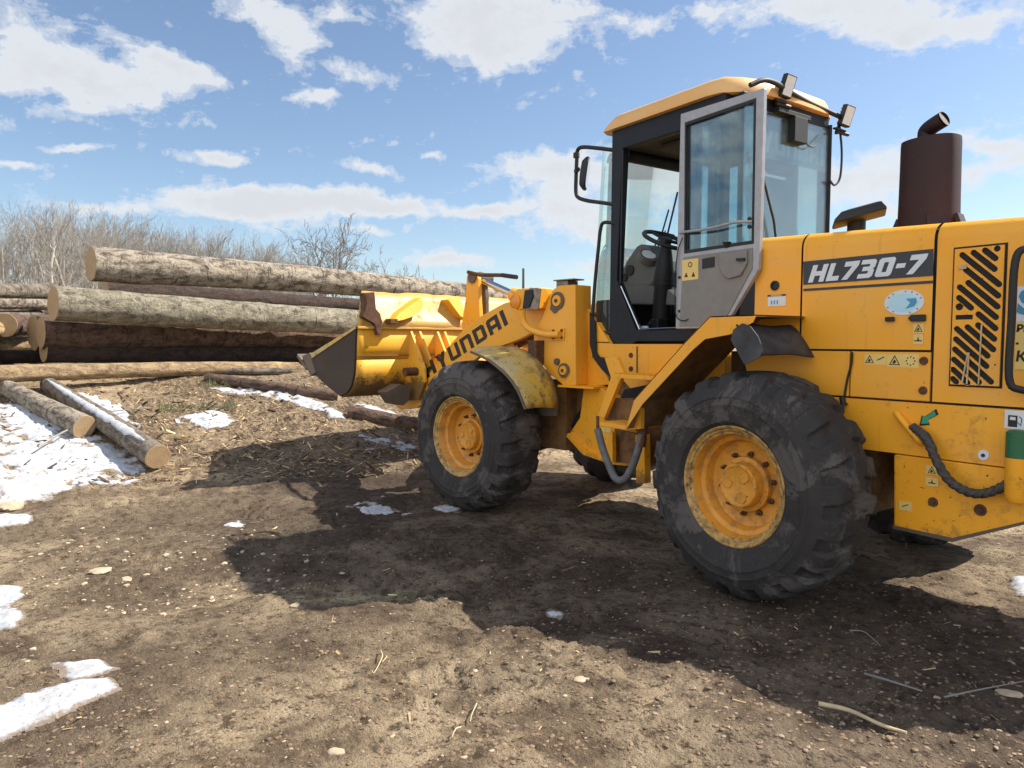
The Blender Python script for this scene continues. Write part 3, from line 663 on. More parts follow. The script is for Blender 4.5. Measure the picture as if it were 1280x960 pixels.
mb = MB(); pts = []
for k in range(17):
    t = 2*pi*k/16; u, v = .042*cos(t), .088*sin(t); c_, s2 = cos(.75), sin(.75)
    pts.append((h0[0]+u*c_-v*(-s2)*-1, YH-.022-.012*cos(t), h0[1]+u*s2*-1+v*c_))
mb.tube(pts, .017, 10, False); mb.build('tow_eye', M_['yellow'], rf, smooth=60)
hp = [S(px, py, YH-.03) for px, py in ((1141, 533), (1155, 542), (1166, 555), (1176, 574), (1190, 596), (1208, 610), (1228, 616), (1248, 612), (1264, 603), (1272, 596))]
P = smooth_path([(x, YH-.035-.05*sin(pi*i/9), z) for i, (x, z) in enumerate(hp)], 5)
mb = MB(); n_ = len(P)
mb.tube(P, [.021-.004*i/n_ for i in range(n_)], 8)
up = Vector((0, 1, 0))
for ph in (0, 2.1, 4.2):   # braided rope wound round its core
    Q = []
    for i, p in enumerate(P):
        t = (P[min(i+1, n_-1)]-P[max(i-1, 0)]).normalized(); a = t.cross(up).normalized(); b = a.cross(t)
        Q.append(p+(a*cos(ph+i*.9)+b*sin(ph+i*.9))*.013)
    mb.tube(Q, .012, 6)
mb.tube([P[0]+Vector((0, .012, 0)), P[6]+Vector((.01, .004, 0)), P[12]+Vector((.012, .004, .01))], [.018, .022, .012], 7)
mb.build('tow_rope', M_['hose'], rf, smooth=60)
ar = [(1171, 511), (1174, 518), (1160, 525), (1163, 531), (1150, 532), (1153, 519), (1156, 521)]
o = plate('direction_arrow', [S(a, b, YH) for a, b in ar], YH-.005, YH-.007, M_['decal_black'], rf, bev=0)
c_ = Vector(S(1161, 522, YH)); plate('arrow_face', [tuple(c_+(Vector(S(a, b, YH))-c_)*.78) for a, b in ar], YH-.007, YH-.0085, M_['teal'], o, bev=0)
fd = plate('fuel_decal', rect(*S(1256, 535, YH), *S(1283, 514, YH)), YH-.005, YH-.007, M_['decal_white'], rf, bev=0)
fx, fz = S(1267, 526, YH)
plate('pump_symbol', [rect(fx-.02, fz-.028, fx+.018, fz+.026), rect(fx-.013, fz+.004, fx+.011, fz+.019)], YH-.007, YH-.0085, M_['decal_black'], fd, bev=0)
mb = MB(); mb.tube([(fx+.018, YH-.008, fz-.005), (fx+.032, YH-.008, fz-.02), (fx+.036, YH-.008, fz+.012), (fx+.026, YH-.008, fz+.022)], .002, 4); mb.build('pump_symbol', M_['decal_black'], fd)
words('fuel_text', 'ДИЗТОПЛИВО', .014, M_['decal_black'], fd, lambda u, v, w: (fx+.01+u, YH-.0075-w, S(1267, 516.5, YH)[1]+v), bold=.0006) if False else None
x0, z0 = S(1259, 537, YH-.05); x1, z1 = S(1258, 625, YH-.05)
mb = MB(); mb.tube([(x0+.05, YH-.055, z1), (x0+.05, YH-.055, z1+.03), (x0+.05, YH-.055, z0-.125)], [.035, .048, .05], 20); cyl = mb.build('filler_bottle', M_['yellow'], rf, smooth=40)
mb = MB(); mb.tube([(x0+.05, YH-.055, z0-.125), (x0+.05, YH-.055, z0-.008), (x0+.05, YH-.055, z0)], [.0505, .0505, .04], 20); mb.build('green_band', M_['green'], cyl, smooth=40)
# tall grab handle and notice board at the machine's tail
gx, gzt = S(1268, 316, YH-.09); gzb = S(1266, 487, YH-.09)[1]
mb = MB(); mb.tube(smooth_path([(gx+.10, YH+.0, gzt+.02), (gx+.04, YH-.07, gzt+.018), (gx+.005, YH-.09, gzt-.04), (gx, YH-.09, (gzt+gzb)/2), (gx, YH-.09, gzb+.05), (gx+.04, YH-.07, gzb), (gx+.10, YH, gzb)], 5), .017, 12)
mb.build('tail_grab_handle', M_['black'], L, smooth=60)
nb = part('notice_board')
nx0, nx1 = hx(1271, 400), hx(1271, 400)+.34; zt_, z2_, z3_ = hz(1275, 358), hz(1275, 402), hz(1275, 462)
plate('white_field', rect(nx0, z2_, nx1, zt_), YH-.001, YH-.004, M_['decal_white'], nb, bev=0)
plate('yellow_field', rect(nx0, z3_, nx1, z2_-.001), YH-.001, YH-.004, M_['decal_yellow'], nb, bev=0)
def wd(t, px, py, sz, m, bold=.002): 
    x, z = S(px, py, YH); words('notice_text', t, sz, m, nb, lambda u, v, w: (x+u, YH-.0048-w, z+v), shear=.1, bold=bold, align='LEFT')
wd('S', 1272, 379, .15, M_['decal_blue'], .008); wd('РЕ', 1270.5, 411, .045, M_['decal_black']); wd('. К', 1270, 425, .065, M_['decal_black']); wd('КР', 1269.5, 446, .065, M_['decal_black'])

# ---- rear fender, flap and steps
FY0 = .03
rfen = part('rear_fender', None)
topl = [(783, 536), (793, 501), (857, 429), (888, 397), (914, 396), (973, 396)]
tp = [S(a, b, FY0) for a, b in topl]; tp[-1] = (tp[4][0]+.16, tp[4][1]+.0)
rows = []
for (x, z) in tp: rows.append([(x, FY0, z), (x, YH+.04, z+(.0 if x > -.3 else 0))])
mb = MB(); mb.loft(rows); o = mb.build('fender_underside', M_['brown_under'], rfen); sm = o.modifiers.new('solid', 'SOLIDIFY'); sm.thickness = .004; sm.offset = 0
mb = MB(); mb.loft([[(x-.004, y, z+.008) for x, y, z in r] for r in rows]); mb.build('fender_top', M_['yellow'], rfen)
fl = [(783, 537), (793, 501), (857, 429), (888, 397), (914, 396), (914, 418), (882, 424), (866, 438), (804, 505)]
plate('fender_flange', [S(a, b, FY0) for a, b in fl], FY0-.006, FY0, M_['yellow_clean'], rfen, bev=.002)
plate('fender_flange', [(tp[4][0], tp[4][1]), (tp[4][0]+.17, tp[4][1]), (tp[4][0]+.15, tp[4][1]-.035), (tp[4][0], tp[4][1]-.10)], FY0-.005, FY0, M_['yellow'], rfen, bev=.002)
mb = MB()
fr_ = [S(a, b, FY0-.012) for a, b in ((929, 403), (920, 411), (915, 425), (930, 456))]
ou = [(929, 403), (935, 420), (932, 438), (930, 456)]
r0 = [(S(a, b, FY0-.012)) for a, b in ((914, 425), (918, 415), (928, 404), (940, 402.5))]
rows = []
for t in np.linspace(0, 1, 9):
    # sheet from the fender lip drooping back and down over the tyre
    yv = FY0-.012+t*(YH-.02-FY0)
    e0 = Vector(S(926-2*t*0, 404, yv)); 
    a0 = Vector((S(926, 404, FY0-.012)[0]+.0, S(926, 404, FY0-.012)[1]))
    xs = a0.x; z0 = a0.y
    row = []
    for s in np.linspace(0, 1, 9):
        x = xs-.03+(.15+.02*t)*s+(.03*t); z = z0-.005-(.16+.02*t)*s**1.5-(1-t)*.02*sin(pi*s)+.006*sin(7*t+4*s)
        row.append((x, yv, z))
    rows.append(row)
mb.loft(rows); o = mb.build('mud_flap', M_['rubber_flap'], rfen, smooth=50); sm = o.modifiers.new('solid', 'SOLIDIFY'); sm.thickness = .01
# side of the flap that hangs over the tyre's outer face
plate('flap_lip', [S(a, b, FY0-.012) for a, b in ((914, 425), (917, 412), (928, 404), (938, 407), (948, 420), (955, 438), (950, 447), (931, 456))], FY0-.018, FY0-.010, M_['rubber_flap'], rfen, bev=.003)
# right-hand fender, seen only from aside
mb = MB(); mb.loft([[(x, 2*YC-FY0, z), (x, 2*YC-YH, z)] for x, z in tp]); o = mb.build('far_fender_sheet', M_['yellow'], rfen); sm = o.modifiers.new('solid', 'SOLIDIFY'); sm.thickness = .006
# body under the cab
body = part('cab_base', None)
plate('base_panel', [S(a, b, YH+.04) for a, b in ((745, 402), (762, 430), (858, 430), (905, 420), (905, 470), (850, 500), (800, 500), (772, 468), (764, 448), (744, 446))], YH+.04, YH+.12, M_['yellow_clean'], body, bev=.008)
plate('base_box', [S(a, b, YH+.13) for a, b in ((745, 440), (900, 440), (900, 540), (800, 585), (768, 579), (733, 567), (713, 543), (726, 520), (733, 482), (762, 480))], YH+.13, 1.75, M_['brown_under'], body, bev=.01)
plate('frame_cheek', [S(a, b, YH+.06) for a, b in ((732, 482), (748, 482), (770, 495), (790, 520), (800, 545), (800, 582), (767, 578), (733, 567), (713, 543), (727, 522))], YH+.04, YH+.12, M_['yellow'], body, bev=.006)
plate('cheek_lip', [S(a, b, YH+.03) for a, b in ((713, 541), (733, 563), (767, 575), (800, 579), (800, 583), (767, 580), (732, 568), (711, 545))], YH+.0, YH+.05, M_['yellow'], body, bev=.002)
plate('front_pillar_plate', [S(a, b, YH+.15) for a, b in ((736, 385), (748, 400), (742, 447), (768, 478), (770, 500), (730, 484))], YH+.13, YH+.2, M_['yellow'], body, bev=.005)
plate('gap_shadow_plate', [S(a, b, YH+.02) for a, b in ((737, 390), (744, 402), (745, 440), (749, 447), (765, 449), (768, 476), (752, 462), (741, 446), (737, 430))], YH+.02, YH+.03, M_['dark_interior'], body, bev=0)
plate('recess_shade_plate', [S(a, b, YH) for a, b in ((777, 487), (806, 481), (802, 497), (772, 498))], YH+.028, YH+.036, M_['dark_interior'], body, bev=0)  # flat dark plate before the panel, stands in for shade in a recess
for q in (((796, 433), (797.2, 433), (797.2, 470), (796, 470)), ((745, 427), (762, 427.5), (762, 428.6), (745, 428.1)), ((768, 470), (850, 470), (850, 471.2), (768, 471.2))):
    plate('panel_seam', [S(a, b, YH+.04) for a, b in q], YH+.036, YH+.0385, M_['dark_interior'], body, bev=0)
for (px, py) in ((789, 444), (789, 461)):
    mb = MB(); x, z = S(px, py, YH+.04); mb.lathe([(0, .02), (-.008, .018), (-.008, .0005)], x, YH+.038, z, 12); mb.build('base_bolt', M_['rust'], body, smooth=30)
stp = part('access_steps', None)
YS = .30
plate('stringer', [S(a, b, YS) for a, b in ((758, 447), (774, 447), (782, 468), (776, 478), (758, 522), (749, 522), (766, 472))], YS-.02, YS+.015, M_['yellow'], stp, bev=.003)
plate('stringer', [S(a, b, .12) for a, b in ((794, 503), (803, 510), (803, 536), (784, 537))], .10, .14, M_['yellow'], stp, bev=.003)
def tread(p0, p1, yA, yB, nt=9):
    a = S(*p0, yA); b = S(*p1, yA); mb = MB()
    mb.box((a[0], yA, a[1]-.03), (b[0], yB, a[1])); 
    for k in range(nt*2): 
        x = a[0]+(b[0]-a[0])*(k+.2)/(nt*2); mb.box((x, yA-.002, a[1]), (x+(b[0]-a[0])/(nt*4), yA+.02, a[1]+.012))
    return mb.build('step', M_['yellow'], stp, bev=.002)
tread((768, 467), (818, 478), .22, YH+.1); tread((749, 527), (784, 536), .13, YH)
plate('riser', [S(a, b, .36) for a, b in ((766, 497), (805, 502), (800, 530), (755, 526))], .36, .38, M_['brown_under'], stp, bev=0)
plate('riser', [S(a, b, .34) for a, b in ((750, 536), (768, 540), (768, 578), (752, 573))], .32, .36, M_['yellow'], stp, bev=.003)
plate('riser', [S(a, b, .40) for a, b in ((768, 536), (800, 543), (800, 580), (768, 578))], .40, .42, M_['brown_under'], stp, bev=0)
warn(751, 533.5, 764, 541, 'v', .318, stp)
fp = [S(px, py, .12) for px, py in ((747, 536), (752, 560), (759, 583), (766, 599), (775, 600), (783, 586), (789, 566), (793, 543))]
mb = MB(); mb.tube(smooth_path([(x, .12+.01*i, z) for i, (x, z) in enumerate(fp)], 4), .027, 12); mb.build('foot_loop', plain('worn_rubber_loop', (.12, .12, .125), .7, 0, .3, 20), stp, smooth=60)
mb = MB(); a = S(747, 520, .13); mb.tube([(a[0], .13, a[1]), (a[0]+.01, .125, a[1]-.10)], .012, 8); a = S(795, 541, .13); mb.tube([(a[0], .2, a[1]+.04), (a[0]-.01, .19, a[1]-.10)], .03, 10); mb.build('loop_bracket', M_['rust'], stp, smooth=50)
plate('side_post', [S(a, b, .33) for a, b in ((798, 543), (809, 543), (810, 604), (799, 604))], .30, .36, M_['yellow'], rf, bev=.004)
mb = MB(); mb.box((-.9, .62, .52), (.5, 2*YC-.62, .95)); mb.tube([(0, .2, AXZ), (0, 2*YC-.2, AXZ)], .13, 20); mb.build('rear_axle', M_['brown_under'], rf, smooth=40)
mb = MB(); mb.box((.45, .9, .60), (.8, 1.4, .78)); mb.build('oil_pan', M_['red'], rf, bev=.01)
# articulation joint, hoses
art = part('articulation_joint', None)
mb = MB(); mb.tube([(-1.45, 1.15, .45), (-1.45, 1.15, 1.35)], .16, 20); mb.box((-1.9, .95, .62), (-1.0, 1.45, .78)); mb.box((-1.75, .95, 1.05), (-1.1, 1.4, 1.18)); mb.build('joint_pin', M_['brown_under'], art, smooth=40)
mb = MB(); x, z = S(697, 522, .70); mb.lathe([(-.02, .17), (-.03, .16), (-.03, .09), (-.04, .08), (-.04, .001)], x, .70, z, 36); mb.build('hose_drum', M_['brown_under'], art, smooth=35)
mb = MB()
for k in range(5):
    pp = [(735-2*k, 484), (733-2.5*k, 503), (724-3*k, 523), (709-3*k, 537), (692-3*k, 545)]
    mb.tube(smooth_path([(*S(a, b, .60)[:1], .60+.02*k, S(a, b, .60)[1]) for a, b in pp], 5), .019, 8)
mb.build('hose_bundle', M_['black'], art, smooth=60)
mb = MB()
for (a, b, c, d) in ((676, 540, 716, 552), (672, 560, 712, 548)):
    A = S(a, b, .75); B = S(c, d, .75); mb.tube([(A[0], .75, A[1]), (B[0], .72, B[1])], .03, 10)
mb.build('hydraulic_fitting', M_['rust'], art, smooth=60)
mb = MB()
for k, (r, off) in enumerate(((.020, 0), (.018, .06), (.02, -.05), (.016, .1))):
    pp = [S(px, py, .78+off) for px, py in ((733, 486), (731, 505), (722, 524), (706, 536), (690, 541))]
    mb.tube(smooth_path([(x, .78+off-.02*i, z) for i, (x, z) in enumerate(pp)], 4), r, 8)
for k in range(3):
    pp = [S(px, py, .62) for px, py in ((741, 392+4*k), (739, 420), (742, 448), (757, 468+3*k), (766, 478))]
    mb.tube(smooth_path([(x, .66+.03*k, z) for (x, z) in pp], 4), .02, 8)
mb.build('hydraulic_hose', M_['black'], art, smooth=60)
mb = MB(); pp = S(708, 520, .9); mb.tube([(pp[0]-.25, .75, pp[1]+.04), (pp[0]+.5, .95, pp[1]-.05)], .05, 14); mb.build('steering_cylinder', M_['rust'], art, smooth=60)
mb = MB(); x, z = S(722, 515, .85); mb.lathe([(-.05, .18), (-.06, .14), (-.05, .001)], x-.1, .85, z, 30); mb.build('joint_cover', M_['brown_under'], art, smooth=40)
# black cable on the lower panel
mb = MB(); pp = [S(px, py, YH-.012) for px, py in ((1065, 440), (1064, 455), (1059, 475), (1056, 492), (1055, 500), (1058, 506))]
mb.tube(smooth_path([(x, YH-.012, z) for x, z in pp], 4), [.006]*20+[.012], 6); mb.build('loose_cable', M_['black'], lp, smooth=60)
x, z = S(1057, 503, YH); mb = MB(); mb.tube([(x-.01, YH-.02, z+.03), (x, YH-.02, z-.02)], .016, 8); mb.build('cable_plug', M_['black'], lp, smooth=60)

# ---- cab
XR = -.46
cab = part('cab')
xF = S(765, 168, YCAB)[0]; zR = S(765, 168, YCAB)[1]-.0
xB = -.84
zsill = S(762, 431, YCAB)[1]; zs2 = S(850, 427, YCAB)[1]
def cp(px, py): return S(px, py, YCAB)
ol = [(xF, 3.13), cp(761, 431), cp(787, 433), cp(795, 427), (XR-.1, zs2), (XR-.1, 3.13)]
op = [(cp(777, 300)[0], 2.96), cp(771, 350), cp(795, 413), (xB-.05, cp(846, 410)[1]), (xB-.05, 2.96)]
op2 = [(xB+.04, 2.0), (xB+.04, 2.96), (XR-.14, 2.96), (XR-.14, 2.0)]
plate('side_frame', [ol, op, op2], YCAB, YCAB+.07, M_['cab_black'], cab, bev=.008)
# polished edge strip of the door opening
def ring(pts, d):
    return pts
e = [cp(777, 358), cp(800, 411.5), cp(850, 409.5)]; mb = MB(); mb.tube([(a, YCAB-.004, b) for a, b in e], .008, 6); mb.tube([(op[0][0]+.01, YCAB-.004, 2.95), (e[0][0]-.012, YCAB-.004, e[0][1]+.02)], .007, 6); mb.build('door_seal', M_['black'], cab)
mb = MB(); mb.tube([(e[0][0]+.006, YCAB-.012, e[0][1]-.0), (e[1][0]+.006, YCAB-.012, e[1][1]+.0)], .006, 6); mb.tube([(e[1][0], YCAB-.012, e[1][1]), (e[2][0], YCAB-.012, e[2][1])], .004, 6); mb.build('edge_strip', M_['chrome'], cab)
yr = 2*YC-YCAB
opr = [(xF+.09, 2.96), (xF+.09, 2.05), (xB-.03, 2.05), (xB-.03, 2.96)]
plate('side_frame', [[(xF, 3.13), (xF, zsill), (XR-.1, zs2), (XR-.1, 3.13)], opr, op2], yr-.07, yr, M_['cab_black'], cab, bev=.008)
for nm, q, y in (('side_window', opr, yr-.03), ('side_window', op2, yr-.03), ('side_window', op2, YCAB+.03)):
    plate(nm, [(q[0][0]-.01 if q[0][0] < q[2][0] else q[0][0]+.01, q[0][1]), (q[1][0], q[1][1]), (q[2][0], q[2][1]), (q[3][0], q[3][1])], y, y+.005, M_['glass_rear'], cab, bev=0)
# windscreen: bowed pane wrapping in front of the pillars, clear above, dark sill behind below
wp = lambda dx: [(xF+.01, YCAB+.01), (xF-.10-dx*.7, YCAB+.02), (xF-.20-dx, YCAB+.10), (xF-.27-dx, YCAB+.32), (xF-.29-dx, YC), (xF-.27-dx, 2*YC-YCAB-.32), (xF-.20-dx, 2*YC-YCAB-.10), (xF-.10-dx*.7, 2*YC-YCAB-.02), (xF+.01, 2*YC-YCAB-.01)]
zt, zb_ = 3.08, S(762, 415, YCAB)[1]-.06
rows = []
for t in np.linspace(0, 1, 7):
    q = smooth_path([(x, y, zt+(zb_-zt)*t) for x, y in wp(.13*t)], 4); rows.append([tuple(p) for p in q])
mb = MB(); mb.loft(rows); ws = mb.build('windscreen', M_['glass'], cab, smooth=60)

rows = []
for z, k in ((S(742, 380, .8)[1]+.01, .93), (zb_, .95)):
    q = smooth_path([(x+.03, y, z) for x, y in wp(.10)], 4); rows.append([tuple(p) for p in q])
mb = MB(); mb.loft(rows); mb.build('front_sill', M_['dark_interior'], cab, smooth=60)
# floor, front firewall, back panel, headliner
mb = MB(); mb.box((xF, YCAB+.075, 1.44), (XR-.1, yr-.075, 1.52)); mb.box((xF-.1, YCAB+.1, 1.40), (xF+.02, yr-.1, 1.62)); mb.build('floor', M_['dark_interior'], cab)
mb = MB(); mb.box((XR-.13, YCAB+.08, 1.5), (XR-.08, yr-.08, 2.0)); mb.box((xF+.1, yr-.10, 1.5), (XR-.1, yr-.072, 2.0)); mb.build('inner_panel', M_['dark_interior'], cab)
mb = MB(); mb.box((xF+.02, YCAB+.075, 2.99), (XR-.12, yr-.075, 3.06)); mb.build('headliner', M_['head'], cab)
mb = MB(); a = S(785, 186, .75); mb.tube([(a[0]-.0, .72, 2.955), (a[0]+.0, 1.35, 2.955)], .05, 16); mb.build('sun_blind', M_['black'], cab, smooth=40)
a = S(815, 170, .9); mb = MB(); mb.box((-1.35, .8, 2.93), (-.9, 1.5, 2.99)); mb.build('roof_console', M_['head'], cab, bev=.02)
# rear wall of the cab with window; corners drawn in to the narrower rear
yl, yq = .66, 1.64
plateX('rear_frame_posts', [[(yl, 1.5), (yq, 1.5), (yq, 3.12), (yl, 3.12)], [(yl+.025, 2.02), (yl+.025, 3.0), (yq-.025, 3.0), (yq-.025, 2.02)]], XR-.05, XR-.01, M_['cab_black'], cab)
for y0_, y1_ in ((YCAB+.0, yl), (yr, yq)):
    mb = MB(); mb.loft([[(XR-.12, y0_, z), (XR-.03, y1_, z)] for z in (2.02, 3.05)]); mb.build('corner_window', M_['glass_rear'], cab)
mb = MB(); mb.tube([(XR-.004, yq+.004, 1.98), (XR-.004, yq+.004, 3.06)], .016, 8); mb.tube([(XR-.12, yr-.01, 1.98), (XR-.12, yr-.01, 3.06)], .02, 8); mb.build('rear_corner_post', M_['cab_black'], cab, smooth=40)
rw = plateX('rear_window', [(yl+.005, 2.0), (yq-.002, 2.0), (yq-.002, 3.03), (yl+.005, 3.03)], XR-.009, XR-.003, M_['glass_rear'], cab, bev=0)
m, nt, b = mk('window_band'); b.inputs['Base Color'].default_value = (.30, .36, .40, 1); b.inputs['Alpha'].default_value = .55; b.inputs['Roughness'].default_value = .4; M_['band'] = m
m, nt, b = mk('band_letter'); b.inputs['Base Color'].default_value = (.75, .8, .8, 1); b.inputs['Alpha'].default_value = .5; M_['bandl'] = m
plateX('window_band', [(yl+.03, 2.72), (yq-.03, 2.72), (yq-.03, 2.99), (yl+.03, 2.99)], XR-.0145, XR-.012, M_['band'], rw, bev=0)
vsum = sum(G[c][0] for c in 'HYUNDAI')+.16*6; k = .86/vsum; x = 0; lps = []
for c in 'HYUNDAI':
    for lp in G[c][1]: lps.append([(yl+.06+(x+u)*k, 2.76+v*.15) for u, v in lp])
    x += G[c][0]+.16
plateX('band_lettering', lps, XR-.0115, XR-.0105, M_['bandl'], rw, bev=0)
mb = MB(); mb.tube([(XR+.02, 1.02, 2.06), (XR+.03, .95, 2.3), (XR+.03, .80, 2.62)], .008, 6); mb.tube([(XR+.03, .80, 2.60), (XR+.025, .74, 2.75)], .006, 6); mb.build('rear_wiper', M_['black'], cab)
mb = MB(); a = SX(985, 175, XR+.03); mb.box((XR-.01, a[0]-.12, 3.03), (XR+.04, a[0]+.25, 3.06)); mb.box((XR-.01, a[0]+.05, 2.86), (XR+.05, a[0]+.2, 3.03)); mb.tube(smooth_path([(XR+.03, a[0]+.16, 2.88), (XR+.03, a[0]+.3, 2.86), (XR+.02, a[0]+.45, 2.98)], 5), .006, 6); mb.build('wiper_motor', M_['black'], cab, bev=.005)
mb = MB(); P_ = [AT(px, py, 4.8) for px, py in ((1046, 157), (1049, 190), (1047, 222), (1040, 232), (1034, 226))]
pp = [SX(px, py, XR) for px, py in ((1046, 157), (1049, 190), (1047, 222), (1040, 232), (1034, 226))]; mb.tube(smooth_path([(XR+.02, y, z) for y, z in pp], 5), .008, 6); mb.build('loose_wire', M_['black'], cab)
# interior
seat = grp('operator_seat', cab, (-.85, YC, 1.5))
mb = MB(); mb.box((-1.05, YC-.25, 1.9), (-.58, YC+.25, 2.03)); mb.build('seat_cushion', M_['seat'], seat, bev=.04)
mb = MB(); mb.obox((-.60, YC, 2.32), (1, 0, .15), (0, 1, 0), (-.15, 0, 1), .06, .24, .34); mb.build('backrest', M_['seat'], seat, bev=.05)
mb = MB(); mb.obox((-.55, YC, 2.74), (1, 0, .1), (0, 1, 0), (-.1, 0, 1), .05, .14, .09); mb.build('headrest', M_['seat'], seat, bev=.04)
mb = MB(); mb.box((-.98, YC-.18, 1.52), (-.62, YC+.18, 1.9)); mb.build('seat_base', M_['dark_interior'], seat, bev=.01)
DY = 1.0
def dp(px, py, y=DY): return S(px, py, y)
dsh = plate('dashboard', [dp(778, 372), dp(776, 340), dp(783, 325), dp(794, 309), (dp(800, 305)), dp(811, 307), dp(822, 325), dp(826, 340), dp(815, 355), dp(812, 372)], DY, DY+.45, M_['dash'], cab, bev=.03)
mb = MB(); c_ = dp(812, 322, DY-.02); mb.tube([(c_[0]-.03, DY-.03, c_[1]-.02), (c_[0]+.01, DY-.04, c_[1]+.02)], [.085, .075], 24); mb.build('gauge_pod', M_['dash'], dsh, smooth=40)
mb = MB(); mb.tube([(c_[0]+.01, DY-.04, c_[1]+.021), (c_[0]+.014, DY-.041, c_[1]+.026)], [.06, .058], 24); mb.build('gauge_face', M_['lens'], dsh, smooth=40)
mb = MB()
for q in ((788, 338, .045), (781, 347, .035)): 
    x, z = dp(q[0], q[1], DY-.0); mb.lathe([(0, q[2]), (-.012, q[2]), (-.012, .001)], x, DY-.002, z, 18)
mb.build('air_vent', M_['black'], dsh, smooth=40)
plate('under_dash', [dp(776, 358), dp(812, 356), dp(840, 362), dp(850, 370), dp(850, 382), dp(776, 380)], DY-.05, DY+.5, M_['dash'], cab, bev=.01)
sw = grp('steering_wheel', cab, (-1.3, .95, 2.1))
a = S(826, 350, .95); t_ = S(833, 302, .95); base_ = S(822, 405, .95)
mb = MB(); A = Vector((base_[0], .98, base_[1])); B = Vector((t_[0], .95, t_[1]-.01)); mb.tube([A, A.lerp(B, .45), A.lerp(B, .5), A.lerp(B, .8), B], [.07, .07, .085, .06, .035], 16); 
for k in range(5): q = A.lerp(B, .5+.06*k); mb.tube([q, q+(B-A)*.02], .088-.006*k, 16)
mb.build('steering_column', M_['black'], sw, smooth=40)
ax = (B-A).normalized()*.6+Vector((.55, 0, .6)); ax.normalize(); e1 = ax.cross(Vector((0, 1, 0))).normalized(); e2 = ax.cross(e1); cw = B+Vector((.0, 0, .02))
mb = MB(); mb.tube([cw+(e1*cos(t)+e2*sin(t))*.185 for t in np.linspace(0, 2*pi, 33)], .017, 10, False); mb.build('wheel_rim', M_['black'], sw, smooth=60)
mb = MB(); 
for t in (0, 2.1, 4.2): mb.tube([cw, cw+(e1*cos(t)+e2*sin(t))*.18], .013, 8)
mb.tube([cw-ax*.02, cw+ax*.02], .045, 14); mb.build('wheel_spoke', M_['black'], sw, smooth=40)
mb = MB(); q = cw+(e1*cos(3.4)+e2*sin(3.4))*.185; mb.tube([q, q+ax*.05], [.012, .024], 10); mb.build('spinner_knob', M_['black'], sw, smooth=40)
mb = MB()
for (pxa, pya, pxb, pyb, r) in ((812, 345, 836, 262, .007), (822, 345, 847, 240, .008), (806, 330, 828, 290, .007), (828, 290, 843, 294, .005), (806, 345, 832, 288, .005)):
    a = S(pxa, pya, 1.25); b = S(pxb, pyb, 1.25); mb.tube([(a[0], 1.25, a[1]), (b[0], 1.25, b[1])], r, 6)
mb.build('front_wiper', M_['black'], cab)
mb = MB(); a = S(806, 405, .75); mb.tube([(a[0], .75, 1.52), (a[0], .75, 1.60)], [.05, .03], 10); mb.build('white_rag', M_['decal_white'], cab, smooth=60)
mb = MB(); a = S(820, 385, .9); mb.box((a[0]-.02, .86, 1.52), (a[0]+.06, .98, 1.66)); mb.build('pedal', M_['black'], cab, bev=.01)
mb = MB(); mb.box((-1.0, YC+.27, 1.9), (-.6, YC+.42, 2.15)); mb.tube([(-.95, YC+.34, 2.1), (-1.0, YC+.34, 2.3)], .012, 8); mb.tube([(-1.0, YC+.34, 2.28), (-1.003, YC+.34, 2.34)], .025, 10); mb.build('lever_console', M_['black'], cab, bev=.01)
# roof
roof = part('cab_roof')
rx0, rz0 = S(749, 163, .54)
def rplan(i, fx, z):
    return [(rx0+fx, .56+i+.06, z), (rx0+fx+.05, .54+i, z), (-.68, .54+i, z), (-.58, .56+i*.9, z), (XR-.03-i*.6, .66+i, z), (XR+.03-i*.9, .80+i, z), (XR+.045-i, YC, z), (XR+.03-i*.9, 1.56-i, z), (XR-.02-i*.6, 1.67-i, z), (-.58, 1.80-i*.9, z), (-.68, 1.82-i, z), (rx0+fx+.05, 1.82-i, z), (rx0+fx, 1.80-i-.06, z)]
def zl(x): return 3.155
rows = [rplan(.03, .05, 3.115), rplan(.0, .0, 3.118), rplan(.0, .012, 3.135), rplan(.006, .05, 3.165), rplan(.02, .12, 3.21), rplan(.045, .16, 3.228), rplan(.12, .25, 3.235)]
drop = S(749, 163, .54)[1]
mb = MB(); mb.loft(rows, True, True); o = mb.build('roof_shell', M_['roof'], roof, smooth=50)
mb = MB(); rr = [[(x, y, z) for x, y, z in rplan(.06, .12, zz)] for zz in (3.03, 3.114)]; mb.loft(rr, True, True); mb.build('roof_rail', M_['cab_black'], roof, smooth=30)
tb = [SX(px, py, XR+.04) for px, py in ((936, 107), (948, 102.5), (962, 105.5), (984, 115), (1010, 126), (1035, 137), (1052, 147))]
mb = MB(); mb.tube(smooth_path([(XR+.05+.03*sin(i), y, z) for i, (y, z) in enumerate(tb)], 5), .017, 8); mb.build('lamp_bar', M_['black'], roof, smooth=60)
